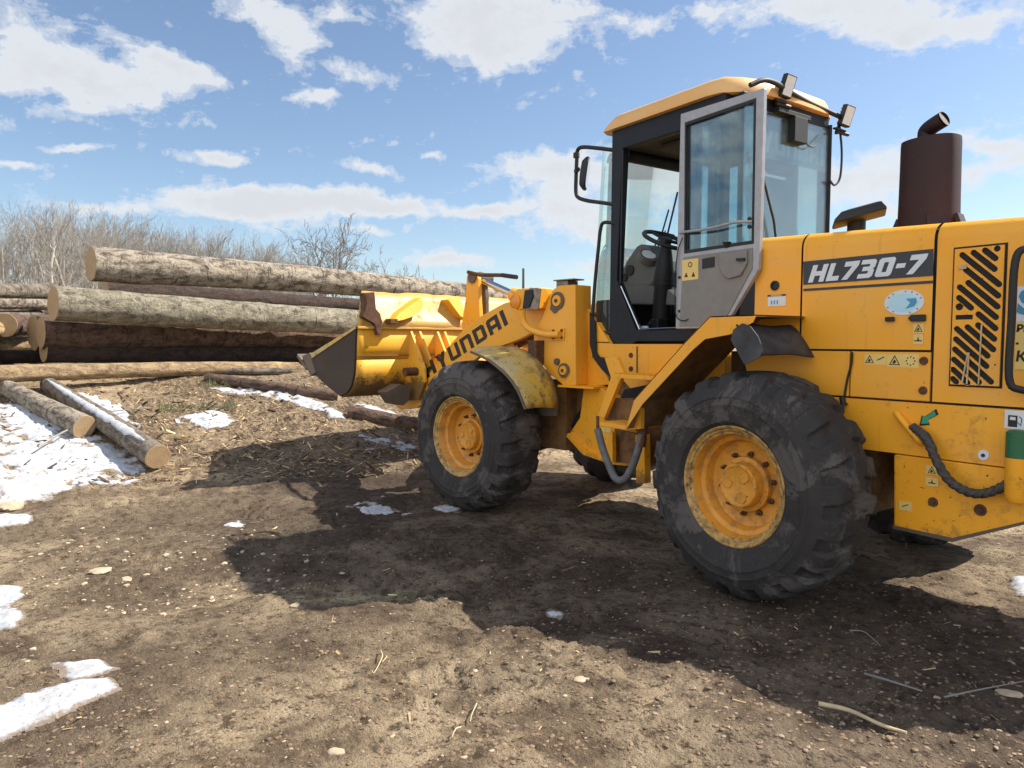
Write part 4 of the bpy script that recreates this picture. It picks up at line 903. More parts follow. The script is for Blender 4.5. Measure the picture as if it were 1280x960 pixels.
def lampR(px, py, nm):
    y, z = SX(px, py, XR+.07); g = grp(nm, L, (XR, y, z)); ax = Vector((.88, -.28, -.18)).normalized(); rt = Vector((.28, .88, .12)); rt = (rt-ax*rt.dot(ax)).normalized(); up = ax.cross(rt)*-1
    if up.z < 0: up = -up
    a_, b_ = rt*cos(.33)-up*sin(.33), up*cos(.33)+rt*sin(.33); rt, up = a_, b_
    mb = MB(); mb.obox((XR+.07, y, z), ax, rt, up, .022, .043, .074); 
    for k in range(5): mb.obox(Vector((XR+.07, y, z))-ax*.03+up*(-.05+.025*k), ax, rt, up, .012, .034, .004)
    mb.build('lamp_housing', M_['black'], g, bev=.004)
    mb = MB(); mb.obox(Vector((XR+.07, y, z))+ax*.023, ax, rt, up, .002, .035, .064); mb.build('lamp_lens', M_['lens'], g)
    mb = MB(); mb.obox(Vector((XR+.05, y, z))-up*.095, ax, rt, up, .02, .045, .006); mb.tube([Vector((XR+.05, y, z))-up*.06-ax*.02, Vector((XR+.03, y, z))-up*.12], .012, 6); mb.tube([(XR+.03, y-.06, z-.11), (XR+.04, y+.08, z-.115)], .014, 6); mb.build('lamp_bracket', M_['black'], g)
lampR(984, 108, 'work_lamp'); lampR(1058, 145, 'work_lamp')
# door, folded right back against the cab side
door = part('cab_door', None)
def dq(px, py): return S(px, py, YD)
outer = [dq(853, 143), dq(957, 110.5), dq(952.5, 270), dq(950, 337), dq(916, 395), dq(908, 410), dq(846.5, 411), dq(848, 330)]
inner = [dq(858.5, 154), dq(947, 123.5), dq(944, 304.5), dq(857.5, 317)]
plate('door_frame', [outer, [(p[0]+.0, p[1]) for p in inner]], YD-.018, YD+.018, M_['door_frame'], door, bev=.005)
def shrink(pts, k):
    c = sum((Vector(p) for p in pts), Vector((0, 0)))/len(pts); return [tuple(c+(Vector(p)-c)*k) for p in pts]
plate('door_gasket', [shrink(inner, 1.0), shrink(inner, .955)], YD-.020, YD-.002, M_['black'], door, bev=0)
plate('door_glass', shrink(inner, .985), YD, YD+.005, M_['glass_door'], door, bev=0)
plate('inner_panel', [dq(857, 322), dq(943.5, 310), dq(943, 336), dq(912, 394), dq(905, 407), dq(852, 408)], YD-.024, YD-.019, M_['grey_trim'], door, bev=.002)
plate('pocket_relief', [dq(903, 318), dq(938, 313), dq(938, 330), dq(930, 345), dq(915, 349), dq(908, 344), dq(903, 335)], YD-.040, YD-.026, M_['grey_trim'], door, bev=.010)
plate('panel_recess', [dq(881, 324), dq(896.5, 321), dq(896.5, 334), dq(881, 336.5)], YD-.027, YD-.0245, M_['black'], door, bev=0)
mb = MB(); pp = [dq(px, py) for px, py in ((853, 291.5), (870, 290), (890, 287.5), (915, 281.5), (930, 278.5), (943, 277.5))]
mb.tube(smooth_path([(x, YD-.06+(.035 if i in (0, 5) else 0), z) for i, (x, z) in enumerate(pp)], 4), .009, 8); mb.build('grab_bar', M_['door_frame'], door, smooth=60)
for q in ((940, 274), (940, 284)): x, z = dq(*q); mb = MB(); mb.lathe([(-.018, .012), (-.032, .012), (-.032, .001)], x, YD, z, 12); mb.build('bar_bolt', M_['black'], door)
ds = plate('warning_sticker', [dq(856, 325.5), dq(876, 323), dq(876, 349), dq(856, 351.5)], YD-.0245, YD-.026, M_['decal_yellow'], door, bev=0)
for (u, v, k) in ((866, 331, 0), (861, 344, 1), (870, 343.5, 2)):
    x, z = dq(u, v); plate('symbol', [(x-.016, z-.014), (x+.016, z-.014), (x, z+.018)] if k else [circ(x, z, .018, 12), circ(x, z, .012, 12)][0:2], YD-.026, YD-.0275, M_['decal_black'] if k == 2 else M_['hose'], ds, bev=0)
for q in ((852, 347), (852, 389)): x, z = dq(*q); mb = MB(); mb.lathe([(-.019, .010), (-.027, .010), (-.027, .001)], x, YD, z, 10); mb.build('panel_screw', M_['black'], door)
mb = MB()
x, z = dq(932, 325); mb.obox((x, YD-.045, z), (1, 0, -.05), (0, 1, 0), (0, 0, 1), .03, .012, .008); mb.build('door_latch', M_['black'], door); mb = MB(); x, z = dq(911, 306); mb.tube([(x, YD-.02, z-.02), (x, YD-.02, z+.015)], [.012, .03], 10); mb.build('window_catch', M_['black'], door)
mb = MB(); pp = [dq(px, py) for px, py in ((857, 297), (851, 315), (848, 345), (847.5, 380), (850, 397), (858, 401), (864, 399))]; mb.tube(smooth_path([(x, YD-.03, z) for x, z in pp], 4), .004, 5); mb.build('door_cable', M_['black'], door)
mb = MB()
for z in (1.75, 2.75): mb.tube([(xB+.02, YD+.02, z-.05), (xB+.02, YD+.02, z+.05)], .018, 10); mb.box((xB-.02, YD+.02, z-.03), (xB+.06, YCAB+.0, z+.03))
mb.build('door_hinge', M_['black'], door)
# mirror on its bracket, handrail
mir = part('mirror_assembly')
YM = YCAB+.02
mp = [(766, 187), (745, 185), (728, 184), (722, 188), (721, 200), (720, 225), (720, 240), (723, 247), (735, 251), (750, 253), (766, 255)]
pl = [S(a, b, YM-.05) for a, b in mp]
mb = MB(); mb.tube(smooth_path([(x, YM-.05 if 0 < i < 10 else YM, z) for i, (x, z) in enumerate(pl)], 4), .016, 10); mb.build('mirror_arm', M_['black'], mir, smooth=60)
mb = MB(); x, z = S(721, 194, YM-.05); mb.tube([(x-.005, YM-.05, z-.02), (x-.005, YM-.05, z+.02)], .026, 10); x2, z2 = S(720, 214, YM-.05); mb.tube([(x2, YM-.05, z2), (x2+.06, YM-.08, z2)], .02, 8); mb.build('mirror_clamp', M_['black'], mir, smooth=40)
mc = S(733, 217, YM-.09); fwd = Vector((.72, .62, -.10)).normalized(); rt = Vector((-.62, .72, -.16)).normalized(); fwd = (fwd-rt*fwd.dot(rt)).normalized(); up = rt.cross(fwd); up = up if up.z > 0 else -up
def mrows(k, d): return [tuple(Vector((mc[0], YM-.09, mc[1]))+fwd*d+rt*(.064*k*np.sign(cos(t))*abs(cos(t))**.6)+up*(.135*k*np.sign(sin(t))*abs(sin(t))**.6)) for t in np.linspace(0, 2*pi, 32, endpoint=False)]
mb = MB(); mb.loft([mrows(.3, -.05), mrows(.75, -.042), mrows(.97, -.015), mrows(1, .005), mrows(.93, .012)], True, True); mb.build('mirror_housing', M_['black'], mir, smooth=40)
mb = MB(); mb.add(mrows(.86, .0135), [tuple(range(32))]); mb.build('mirror_glass', M_['mirror'], mir)
hr_ = [S(a, b, YM-.05) for a, b in ((766, 279), (756, 278), (751, 285), (748, 310), (744, 350), (741, 390), (741, 405), (746, 413), (762, 417))]
mb = MB(); mb.tube(smooth_path([(x, YM-.05 if 0 < i < 8 else YM, z) for i, (x, z) in enumerate(hr_)], 4), .014, 10); mb.build('handrail', M_['black'], cab, smooth=60)

# ---- front frame (steered by BETA): everything below is in its own axes
FT = True
tow = part('front_frame', None, L, toW((-2.2, YC, 1.2)))
YT = .55
tp_ = [(698, 357), (719, 355.7), (719.5, 482), (705, 482), (688, 468), (674, 451), (667, 431), (667, 418), (678, 396), (686, 372), (690, 363)]
tl = [SF(a, b, YT) for a, b in tp_]
xr_ = SF(719, 400, YT)[0]
plate('tower_plate', tl, YT, YT+.20, M_['yellow_clean'], tow, front=FT, bev=.008)
plate('tower_plate', tl, 2*YC-YT-.20, 2*YC-YT, M_['yellow_clean'], tow, front=FT, bev=.008)
tpz = SF(719, 356, YT)[1]
mb = MB(FT); mb.box((xr_-.02, YT+.205, 1.1), (xr_+.02, 2*YC-YT-.205, tpz-.3)); mb.box((xr_-.55, YT+.205, .62), (xr_+.1, 2*YC-YT-.205, 1.1)); mb.build('cross_box', M_['brown_under'], tow, bev=.01)
mb = MB(FT); b1 = SF(705, 481, YT); mb.box((SF(700, 481, YT-.02)[0], YT-.05, b1[1]-.018), (SF(747, 481, YT)[0], YT+.4, b1[1])); mb.build('tower_ledge', M_['yellow'], tow, bev=.003)
def pin(px, py, r, nm='pin_boss', y=YT):
    x, z = SF(px, py, y); g = grp(nm, L, toW((x, y, z)))
    mb = MB(FT); mb.lathe([(0, r), (-.012, r), (-.014, r*.9)], x, y, z, 26); mb.lathe([(-.014, r*.92), (-.014, r*.62)], x, y, z, 26); mb.build('boss_ring', M_['dirty_steel'], g, smooth=30)
    mb = MB(FT); mb.lathe([(-.012, r*.64), (-.024, r*.60), (-.024, .001)], x, y, z, 22); mb.build('pin_end', M_['yellow'], g, smooth=30)
    mb = MB(FT); mb.lathe([(-.02, r*.22), (-.034, r*.22), (-.034, .001)], x, y, z, 8); mb.build('grease_nipple', M_['rust'], g)
pin(697.5, 376, .075); pin(705.5, 463, .062)
plate('keeper_plate', [SF(a, b, YT) for a, b in ((691, 374), (700, 381), (697, 390), (693, 392), (688, 386))], YT, YT-.010, M_['dirty_steel'], tow, front=FT, bev=.003)
plate('pin_lug', [SF(a, b, YT) for a, b in ((701, 451), (709, 458), (712, 468), (707, 475), (700, 471), (699, 458))], YT+.002, YT-.008, M_['yellow'], tow, front=FT, bev=.003)
x, z = SF(697, 452, YT); mb = MB(FT); mb.lathe([(0, .03), (-.02, .028), (-.02, .001)], x, YT, z, 14); mb.build('plug', M_['dirty_steel'], tow, smooth=30)
g0 = SF(710, 350, YT+.1); mb = MB(FT); mb.box((g0[0]-.07, YT+.03, tpz-.01), (g0[0]+.06, YT+.16, tpz+.045)); mb.box((g0[0]-.08, YT+.0, tpz+.045), (g0[0]+.15, YT+.14, tpz+.055)); mb.build('tower_cap', M_['steel'], tow, bev=.004)
# boom arms with lettering
boom = part('boom', None, L, toW((-3.4, YC, 1.4)))
YA = YT+.08
arm = [(690, 368), (676, 371), (655, 372.5), (630, 379), (601, 395), (578, 415), (558, 440), (536, 473), (519, 497), (511, 505), (500, 512), (492, 505), (494, 497), (540, 495), (565, 470), (600, 440), (640, 428), (668, 418), (684, 400)]
arm = [(694, 366), (676, 370.5), (655, 372.5), (630, 379), (601, 395), (578, 413), (560, 434), (536, 468), (520, 486), (503, 489), (490, 496), (489, 503), (500, 512), (520, 510), (548, 492), (572, 468), (598, 446), (622, 434), (645, 426), (668, 415), (690, 392)]
al = [SF(a, b, YA) for a, b in arm]
ap = plate('boom_arm', al, YA, YA+.055, M_['yellow_clean'], boom, front=FT, bev=.006)
plate('boom_arm', al, 2*YC-YA-.055, 2*YC-YA, M_['yellow_clean'], boom, front=FT, bev=.006)
p0 = SF(533, 473, YA-.01); p1 = SF(633, 406, YA-.01)
lettering('lettering', 'HYUNDAI', p0, p1, .155, M_['decal_black'], ap, YA-.001, front=FT, shear=-.08, gap=.19)
mb = MB(FT); c1 = SF(603, 420, YA); mb.tube([(c1[0], YA+.05, c1[1]), (c1[0], 2*YC-YA-.05, c1[1])], .11, 20); mb.build('cross_tube', M_['yellow'], boom, smooth=40)
# bell-crank lever standing up from the cross tube (two cheeks), tilt cylinder and link
YB = 1.02
lv = part('bell_crank', None, L, toW((c1[0], YC, c1[1])))
bl = [(583, 349), (584, 343), (590, 339), (596, 342), (597.5, 349), (598, 372), (600, 402), (596, 425), (580, 430), (577, 405), (582, 372)]
plate('lever_cheek', [SF(a, b, YB) for a, b in bl], YB, YB+.05, M_['yellow'], lv, front=FT, bev=.006)
bl2 = [(593, 349), (595, 342), (599, 339.5), (604, 343), (605, 350), (607, 372), (607, 402), (603, 420), (598, 420), (597, 372)]
plate('lever_cheek', [SF(a, b, YB+.16) for a, b in bl2], YB+.16, YB+.21, M_['dirty_steel'], lv, front=FT, bev=.006)
x, z = SF(591, 347, YB); mb = MB(FT); mb.tube([(x, YB-.02, z), (x, YB+.24, z)], .06, 18); mb.build('lever_pin', M_['dirty_steel'], lv, smooth=40)
cylg = part('tilt_cylinder', None, L, toW((-3.3, YC, 1.9)))
a = SF(603, 350, 1.12); b = SF(642, 368, 1.12); e_ = (Vector((b[0], 1.12, b[1]))-Vector((a[0], 1.12, a[1])))
A = Vector((a[0], 1.12, a[1])); mb = MB(FT); mb.tube([A, A+e_], .035, 14); mb.build('chrome_rod', M_['chrome'], cylg, smooth=60)
mb = MB(FT); mb.tube([A+e_*.95, A+e_*1.0, A+e_*1.05, A+e_*2.1], [.05, .075, .07, .07], 16); mb.build('cylinder_barrel', M_['yellow'], cylg, smooth=40)
a = SF(585, 340, 1.0); b = SF(600, 342.5, 1.0); c = SF(646, 346.5, 1.0)
mb = MB(FT); mb.tube([(a[0], 1.0, a[1]), (b[0], 1.0, b[1]-.01), (b[0]+.34, 1.0, (b[1]+c[1])/2)], .02, 8); o = mb.build('indicator_rod', M_['rust'], lv, smooth=60)
mb = MB(FT); mb.tube([(b[0]+.34, 1.0, (b[1]+c[1])/2), (c[0], 1.0, c[1])], .022, 8); mb.build('rod_grip', M_['black'], o, smooth=60)
# front lamp with its guard pipe
fl_ = part('front_lamp', None, L, toW((-2.7, .6, 1.8)))
YL = YT-.08
x0, z0 = SF(654, 386, YL); x1, z1 = SF(676, 360, YL)
mb = MB(FT); mb.box((x0-.12, YL+.02, z0-.005), (x1-.05, YL+.2, z1+.01)); mb.build('lamp_box', M_['yellow'], fl_, bev=.012)
plate('lamp_cheek', [SF(a, b, YL) for a, b in ((662, 359.5), (676, 360.5), (673, 386), (655, 387.5), (655, 384))], YL, YL+.01, M_['steel'], fl_, front=FT, bev=.002)
plate('lamp_unit', [SF(a, b, YL) for a, b in ((657, 363), (666, 361.5), (667, 371), (662, 384), (654, 386))], YL-.012, YL-.002, M_['black'], fl_, front=FT, bev=.003)
x, z = SF(643, 377, YL); mb = MB(FT); mb.lathe([(0, .062), (-.03, .062), (-.034, .055)], x, YL+.03, z, 26); mb.build('lamp_bezel', M_['yellow'], fl_, smooth=30)
mb = MB(FT); mb.lathe([(-.03, .055), (-.04, .04), (-.042, .001)], x, YL+.03, z, 24); mb.build('lamp_lens', M_['amber'], fl_, smooth=60)
pg = [SF(a, b, YT-.09) for a, b in ((654, 388), (654, 400), (658, 409), (668, 415), (680, 418), (694, 418))]
mb = MB(FT); mb.tube(smooth_path([(x, YT-.10+.012*i, z) for i, (x, z) in enumerate(pg)], 4), .028, 12); mb.build('guard_pipe', M_['yellow_clean'], fl_, smooth=60)
fp_ = plate('pipe_flange', [SF(a, b, YT) for a, b in ((690.5, 410.5), (706.5, 410), (706, 425), (690, 426))], YT-.001, YT-.012, M_['yellow_clean'], fl_, front=FT, bev=.002)
for q in ((693, 413.5), (703.5, 413), (693, 422.5), (703.5, 422)):
    x, z = SF(*q, YT); mb = MB(FT); mb.lathe([(0, .013), (-.008, .013), (-.008, .001)], x, YT-.012, z, 6); mb.build('flange_bolt', M_['rust'], fp_)
# dark gap between arm and tower: hoses and lift cylinder
lc = part('lift_cylinder', None, L, toW((-3., .8, 1.2)))
a = SF(683, 470, .85); b = SF(600, 440, .85)
mb = MB(FT); A = Vector((a[0], .84, a[1])); B = Vector((b[0], .84, b[1])); mb.tube([A, A.lerp(B, .62), A.lerp(B, .63)], [.065, .065, .05], 16); mb.build('cylinder_barrel', M_['dirty_steel'], lc, smooth=40)
mb = MB(FT); mb.tube([A.lerp(B, .6), B], .03, 12); mb.build('cylinder_rod', M_['chrome'], lc, smooth=60)
mb = MB(FT)
for k in range(4):
    pp = [SF(px, py+3*k, .8) for px, py in ((634, 424), (645, 418), (656, 420), (667, 414), (676, 416))]
    mb.tube(smooth_path([(x, .80+.05*k, z) for x, z in pp], 4), .02, 7)
mb.build('hydraulic_hose', M_['rust'], lc, smooth=60)
# front fender (mud caked), both sides
ff = part('front_fender', None, L, toW((-2.5, .25, 1.2)))
near = [SF(a, b, .03) for a, b in ((589, 439), (598, 443), (610, 449), (622, 458), (633, 468), (642, 479), (649, 491), (655, 506), (657, 511))]
farr = [SF(a, b, .46) for a, b in ((604, 433), (622, 432), (641, 433), (658, 438), (671, 448), (682, 462), (690, 478), (696, 497), (696, 511))]
rows = []
for i, (n_, f_) in enumerate(zip(near, farr)):
    # keep the sheet true: radius from the wheel centre shared by both edges
    an = atan2(n_[1]-AXZ, n_[0]+2.9); 
    rows.append([(n_[0]+(f_[0]-n_[0])*t, .03+.43*t, n_[1]+(f_[1]-n_[1])*t+.012*sin(pi*t)) for t in np.linspace(0, 1, 7)])
mb = MB(FT); mb.loft(rows); o = mb.build('fender_shell', M_['muddy_yellow'], ff, smooth=50); sm = o.modifiers.new('solid', 'SOLIDIFY'); sm.thickness = .012
mb = MB(FT); mb.tube(smooth_path([(x, .028, z-.004) for x, z in near], 3), .012, 6); mb.build('fender_lip', M_['dirty_steel'], ff)
mb = MB(FT); mb.loft([[(x, 2*YC-y, z) for x, y, z in r] for r in rows]); o = mb.build('far_fender_shell', M_['muddy_yellow'], ff, smooth=50); sm = o.modifiers.new('solid', 'SOLIDIFY'); sm.thickness = .012
mb = MB(FT); a = SF(667, 440, .5); mb.box((a[0]-.02, .45, a[1]-.1), (a[0]+.08, .56, a[1]+.1)); mb.build('fender_bracket', M_['rust'], ff, bev=.004)
plate('fender_skirt', [SF(a, b, .47) for a, b in ((640, 440), (672, 450), (690, 474), (697, 500), (696, 520), (680, 520), (660, 512))], .465, .48, M_['dirty_steel'], ff, front=FT, bev=0)
mb = MB(FT); mb.tube([(-2.9, .2, AXZ), (-2.9, 2*YC-.2, AXZ)], .13, 20); mb.box((-3.25, .62, .55), (-2.2, 2*YC-.62, 1.15)); mb.build('front_axle', M_['brown_under'], tow, smooth=40)

# ---- bucket
bk = part('bucket', 'scraped yellow steel bucket, curled back', L, toW((-4.9, YC, .9)))
YB0, YB1 = -.07, 2*YC+.07
prof = [SF(a, b, YB0) for a, b in ((444.5, 408.6), (443.5, 432), (443, 450), (442, 468), (438, 484), (433, 491), (425, 495.5), (411, 484.5), (393, 468), (378, 448))]
sidep = [SF(a, b, YB0) for a, b in ((444.5, 408.6), (443.5, 432), (443, 450), (442, 468), (438, 484), (433, 491), (425, 495.5), (411, 484.5), (393, 468), (378, 448), (388, 443.5), (420, 424))]
plate('side_plate', sidep, YB0, YB0+.025, M_['bucket_side'], bk, front=FT, bev=.003)
plate('side_plate', sidep, YB1-.025, YB1, M_['bucket_side'], bk, front=FT, bev=.003)
plate('side_cutter', [SF(a, b, YB0) for a, b in ((380, 448), (388, 443), (445, 408), (445.5, 411), (392, 447), (383, 453))], YB0-.012, YB0-.001, M_['muddy_yellow'], bk, front=FT, bev=.002)
def sheet(nm, pr, m, th=.02, y0=YB0+.025, y1=YB1-.025, ny=28, dent=.0):
    rows = []
    for x, z in pr: rows.append([(x+dent*vnoise(y*2.1, z*3), y, z+dent*.5*vnoise(y*3, z*2+9)) for y in np.linspace(y0, y1, ny)])
    mb = MB(FT); mb.loft(rows); o = mb.build(nm, m, bk, smooth=40); sm = o.modifiers.new('solid', 'SOLIDIFY'); sm.thickness = th; sm.offset = 0; return o
sheet('back_sheet', prof[:3], M_['bucket'], dent=.012); sheet('floor_sheet', prof[2:], M_['bucket'], dent=.01)
fold = prof[0]
tops = SF(462, 366, YB0+.18)
# spill guard: leans forward from the fold, notched at the left
zt_g = SFX(575, 370, tops[0])[1]
yl0 = YB0; 
lean = Vector((tops[0]-fold[0], tops[1]-fold[1]))
lean = Vector((fold[0]+.03, 0))
gx = fold[0]-.10
pa = SFX(445, 408, gx+.10); pb = SFX(465, 366, gx)
rows = []
ys = list(np.linspace(YB0+.0, YB1, 40))
for t in np.linspace(0, 1, 6):
    r = []
    for y in ys:
        yl_ = YB0+t*.16; yr_ = YB1-t*.16; u = (y-YB0)/(YB1-YB0); yy = yl_+(yr_-yl_)*u
        x = fold[0]+.012-(.16)*t+.02*vnoise(yy*2, t*2); z = fold[1]+(zt_g-fold[1])*t
        if t == 1: z += .022*vnoise(yy*4, 3.3)+.012*vnoise(yy*11, 1)
        r.append((x, yy, z))
    rows.append(r)
mb = MB(FT); mb.loft(rows); o = mb.build('spill_guard', M_['bucket_bare'], bk, smooth=50); sm = o.modifiers.new('solid', 'SOLIDIFY'); sm.thickness = .016
def guard(y, z=None, t=0): return (fold[0]+.012-.16*t, y, fold[1]+(zt_g-fold[1])*t)
xg = fold[0]-.05
def gY(px, py, x=None): return SFX(px, py, fold[0]+.0 if x is None else x)
mb = MB(FT); mb.box((fold[0]-.0, YB0+.01, fold[1]-.018), (fold[0]+.035, YB1-.01, fold[1]+.008)); mb.build('fold_bar', M_['bucket_bare'], bk, bev=.004)
mb = MB(FT); sm_ = gY(480, 444); mb.box((prof[1][0]-.02, YB0+.03, sm_[1]-.008), (prof[1][0]+.016, YB1-.03, sm_[1]+.0)); mb.build('weld_seam', M_['dirty_steel'], bk)
# rust-brown step bracket and yellow ribs on the guard
def rib(nm, y, pts, m, th=.03, lean_=0):
    """plate lying along x,z at depth y; pts in (x, z)"""
    return plate(nm, pts, y-th/2, y+th/2, m, bk, front=FT, bev=.004)
yb_, zb2 = SFX(456, 366, fold[0]-.1); ytop1 = SFX(472, 366, fold[0]-.05)[0]
o = plateX('step_bracket', [SFX(a, b, fold[0]+.04) for a, b in ((455, 366), (467, 365), (469, 386), (474, 392), (477, 403), (475, 418), (471, 419), (467, 405), (455, 398), (452, 396), (456, 388), (457, 378))], fold[0]-.06, fold[0]+.06, M_['rust'], bk, front=FT, bev=.006)
for i, q in enumerate((((490, 402), (500, 391), (532, 371), (533, 378), (528, 388), (515, 396), (503, 400)), ((565, 374), (580, 371), (584, 400), (576, 395)))):
    pts = [SFX(a, b, fold[0]+.10) for a, b in q]
    mb = MB(FT); f_ = [(fold[0]+.012-.16*max(0, min(1, (z-fold[1])/(zt_g-fold[1])))+.005, y, z) for y, z in pts]
    k_ = [(fold[0]+.11-.12*max(0, min(1, (z-fold[1])/(zt_g-fold[1]))), y+.02, z) for y, z in pts]
    mb.loft([f_, k_], True, True); mb.build('guard_rib', M_['bucket'], bk, bev=.004)
a_ = SFX(492, 401, fold[0]+.08); mb = MB(FT); mb.box((fold[0], a_[0]-.05, a_[1]-.03), (fold[0]+.10, a_[0]+.04, a_[1]+.02)); mb.build('rib_foot', M_['rust'], bk, bev=.005)
# hinge brackets: pairs of triangular ribs standing off the back
def xz(px, py, y): return SF(px, py, y)
def bracket(pxt, pyt, pxb, pyb, ww):
    y = SFX(pxt, pyt, fold[0])[0]; zt0 = SFX(pxt, pyt, fold[0])[1]
    zb0 = SFX(pxb, pyb, fold[0])[1]
    return y, zt0
for (pxt, y_off) in ((514, 0), (525, 0), (547, 0), (556, 0)):
    y = SFX(pxt, 410, fold[0]+.02)[0]
    pts = [(fold[0]-.01, fold[1]-.03), (fold[0]+.02, fold[1]-.03), (fold[0]+.27, 1.20), (fold[0]+.28, 1.06), (fold[0]+.16, .86), (fold[0]-.02, .84), (prof[4][0]+.0, 1.0), (prof[1][0], 1.3)]
    plate('hinge_rib', pts, y-.014, y+.014, M_['bucket'], bk, front=FT, bev=.004)
y1 = SFX(519, 440, fold[0]+.15)[0]
mb = MB(FT); mb.tube([(fold[0]+.13, y1-.12, 1.16), (fold[0]+.13, y1+.16, 1.16)], .045, 14); mb.build('hinge_pin', M_['rust'], bk, smooth=40)
mb = MB(FT); mb.tube([(fold[0]+.10, y1+.35, 1.3), (fold[0]+.10, y1+.9, 1.3)], .04, 14); mb.build('hinge_pin', M_['rust'], bk, smooth=40)
plateX('hinge_gusset', [SFX(a, b, fold[0]+.12) for a, b in ((482, 490), (500, 480), (515, 484), (512, 500), (505, 507), (492, 505))], fold[0]-.05, fold[0]+.12, M_['dirty_steel'], bk, front=FT, bev=.01)
# cutting edge
e1, e2 = prof[-1], prof[-2]; mb = MB(FT)
mb.loft([[(e1[0]-.10, y, e1[1]+.05) for y in (YB0-.01, YB1+.01)], [(e1[0]+.12, y, e1[1]-.095) for y in (YB0-.01, YB1+.01)]]); o = mb.build('cutting_edge', M_['dirty_steel'], bk); sm = o.modifiers.new('solid', 'SOLIDIFY'); sm.thickness = .04
mb = MB(FT); a = SF(388, 452, YB0); mb.loft([[(a[0]-.16, y, a[1]+.06), (a[0]+.02, y, a[1]+.10), (a[0]+.14, y, a[1]-.12), (a[0]+.03, y, a[1]-.16)] for y in (YB0-.02, YB0+.12)], True, True); mb.build('corner_tooth', M_['dirty_steel'], bk, bev=.005)

# ================================================================== GROUND
def polar_ground():
    view = atan2(_v.y, _v.x); cx, cy = 2.61, -3.345
    fine = np.arange(-52, 52, .16); coarse = np.concatenate([np.arange(52, 308, 4)])
    ang = np.radians(np.concatenate([fine, coarse]))+view
    rs = [.3]
    while rs[-1] < 1.2: rs.append(rs[-1]+.15)
    while rs[-1] < 16: rs.append(rs[-1]*1.0062)
    while rs[-1] < 2500: rs.append(rs[-1]*1.06)
    rs = np.array(rs); A, Rr = np.meshgrid(ang, rs)
    X = cx+Rr*np.cos(A); Y = cy+Rr*np.sin(A); Z = height(X, Y)
    nr, na = X.shape; vs = np.stack([X, Y, Z], -1).reshape(-1, 3)
    i = np.arange(nr-1)[:, None]*na; k = np.arange(na)[None, :]; k2 = (k+1) % na
    f = np.stack([i+k, i+k2, i+na+k2, i+na+k], -1).reshape(-1, 4)[:, ::-1]
    vs = np.vstack([vs, [[cx, cy, float(height(np.array([cx]), np.array([cy]))[0])]]]); c = len(vs)-1
    tri = np.array([[c, j, (j+1) % na] for j in range(na)])
    me = bpy.data.meshes.new('ground'); me.vertices.add(len(vs)); me.vertices.foreach_set('co', vs.ravel())
    nl = f.size+tri.size; me.loops.add(nl); me.loops.foreach_set('vertex_index', np.concatenate([f.ravel(), tri.ravel()]))
    me.polygons.add(len(f)+len(tri)); st = np.concatenate([np.arange(len(f))*4, len(f)*4+np.arange(len(tri))*3]); me.polygons.foreach_set('loop_start', st)
    me.update(calc_edges=True); me.validate()
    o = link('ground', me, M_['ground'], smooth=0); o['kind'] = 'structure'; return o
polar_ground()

# ---- snow lying in patches: a thin sheet that dips under the ground where it has melted
def sdpoly(X, Y, P):
    d = np.full(X.shape, 1e9); ins = np.zeros(X.shape, bool); n = len(P)
    for i in range(n):
        ax, ay = P[i]; bx, by = P[(i+1) % n]; ex, ey = bx-ax, by-ay; wx, wy = X-ax, Y-ay
        t = np.clip((wx*ex+wy*ey)/(ex*ex+ey*ey+1e-12), 0, 1); d = np.minimum(d, np.hypot(wx-ex*t, wy-ey*t))
        c = ((ay > Y) != (by > Y)) & (X < (bx-ax)*(Y-ay)/(by-ay+1e-12)+ax); ins ^= c
    return np.where(ins, d, -d)
def snow(pxs, th=.03, res=.02, ragged=.5, label='patch', edge=.10, holes=0):
    P = [GP(a, b) for a, b in pxs]; P = [(p.x, p.y) for p in P]
    xs = [p[0] for p in P]; ys = [p[1] for p in P]
    X, Y = np.meshgrid(np.arange(min(xs)-.1, max(xs)+.1, res), np.arange(min(ys)-.1, max(ys)+.1, res))
    s = sdpoly(X, Y, P); hb = height(X, Y)
    v = np.clip(s/edge, -1, 1)+ragged*(.7*fbm(X+3, Y+7, .35, 3, .6)+.75*fbm(X+11, Y*1.0+2, .11, 4, .65))-holes*np.clip(fbm(X+30, Y+60, .5, 4, .65)-.0, 0, 1)-.9*np.clip(fbm(X+50, Y+20, .17, 4, .7)-.06, 0, 1)
    t = th*np.clip(v, -.6, 1.2)
    keep = (t > -.3*th)
    Z = hb+t+.004+.006*fbm(X, Y, .12, 3)
    nr, na = X.shape; vs = np.stack([X, Y, Z], -1).reshape(-1, 3)
    i, k = np.meshgrid(np.arange(nr-1), np.arange(na-1), indexing='ij'); q = keep[:-1, :-1] & keep[1:, :-1] & keep[:-1, 1:] & keep[1:, 1:]
    i, k = i[q], k[q]; f = np.stack([i*na+k, i*na+k+1, (i+1)*na+k+1, (i+1)*na+k], -1)
    if not len(f): return
    dirt = np.clip(1-(v-.0)*1.25, 0, 1).reshape(-1)
    used = np.unique(f); mp = np.zeros(len(vs), int); mp[used] = np.arange(len(used))
    me = bpy.data.meshes.new('snow'); me.from_pydata(vs[used].tolist(), [], mp[f].tolist()); me.update()
    at = me.attributes.new('melt', 'FLOAT', 'POINT'); at.data.foreach_set('value', dirt[used].astype(np.float32))
    o = link('snow', me, M_['snow'], smooth=0); tag(o, label, 'snow', None, 'stuff'); return o
snow([(-40, 495), (30, 505), (70, 512), (120, 540), (182, 578), (192, 594), (150, 600), (90, 606), (40, 622), (-40, 636)], .020, .014, 1.5, 'broad sheet of white snow around the two short logs', .12, 1.5)
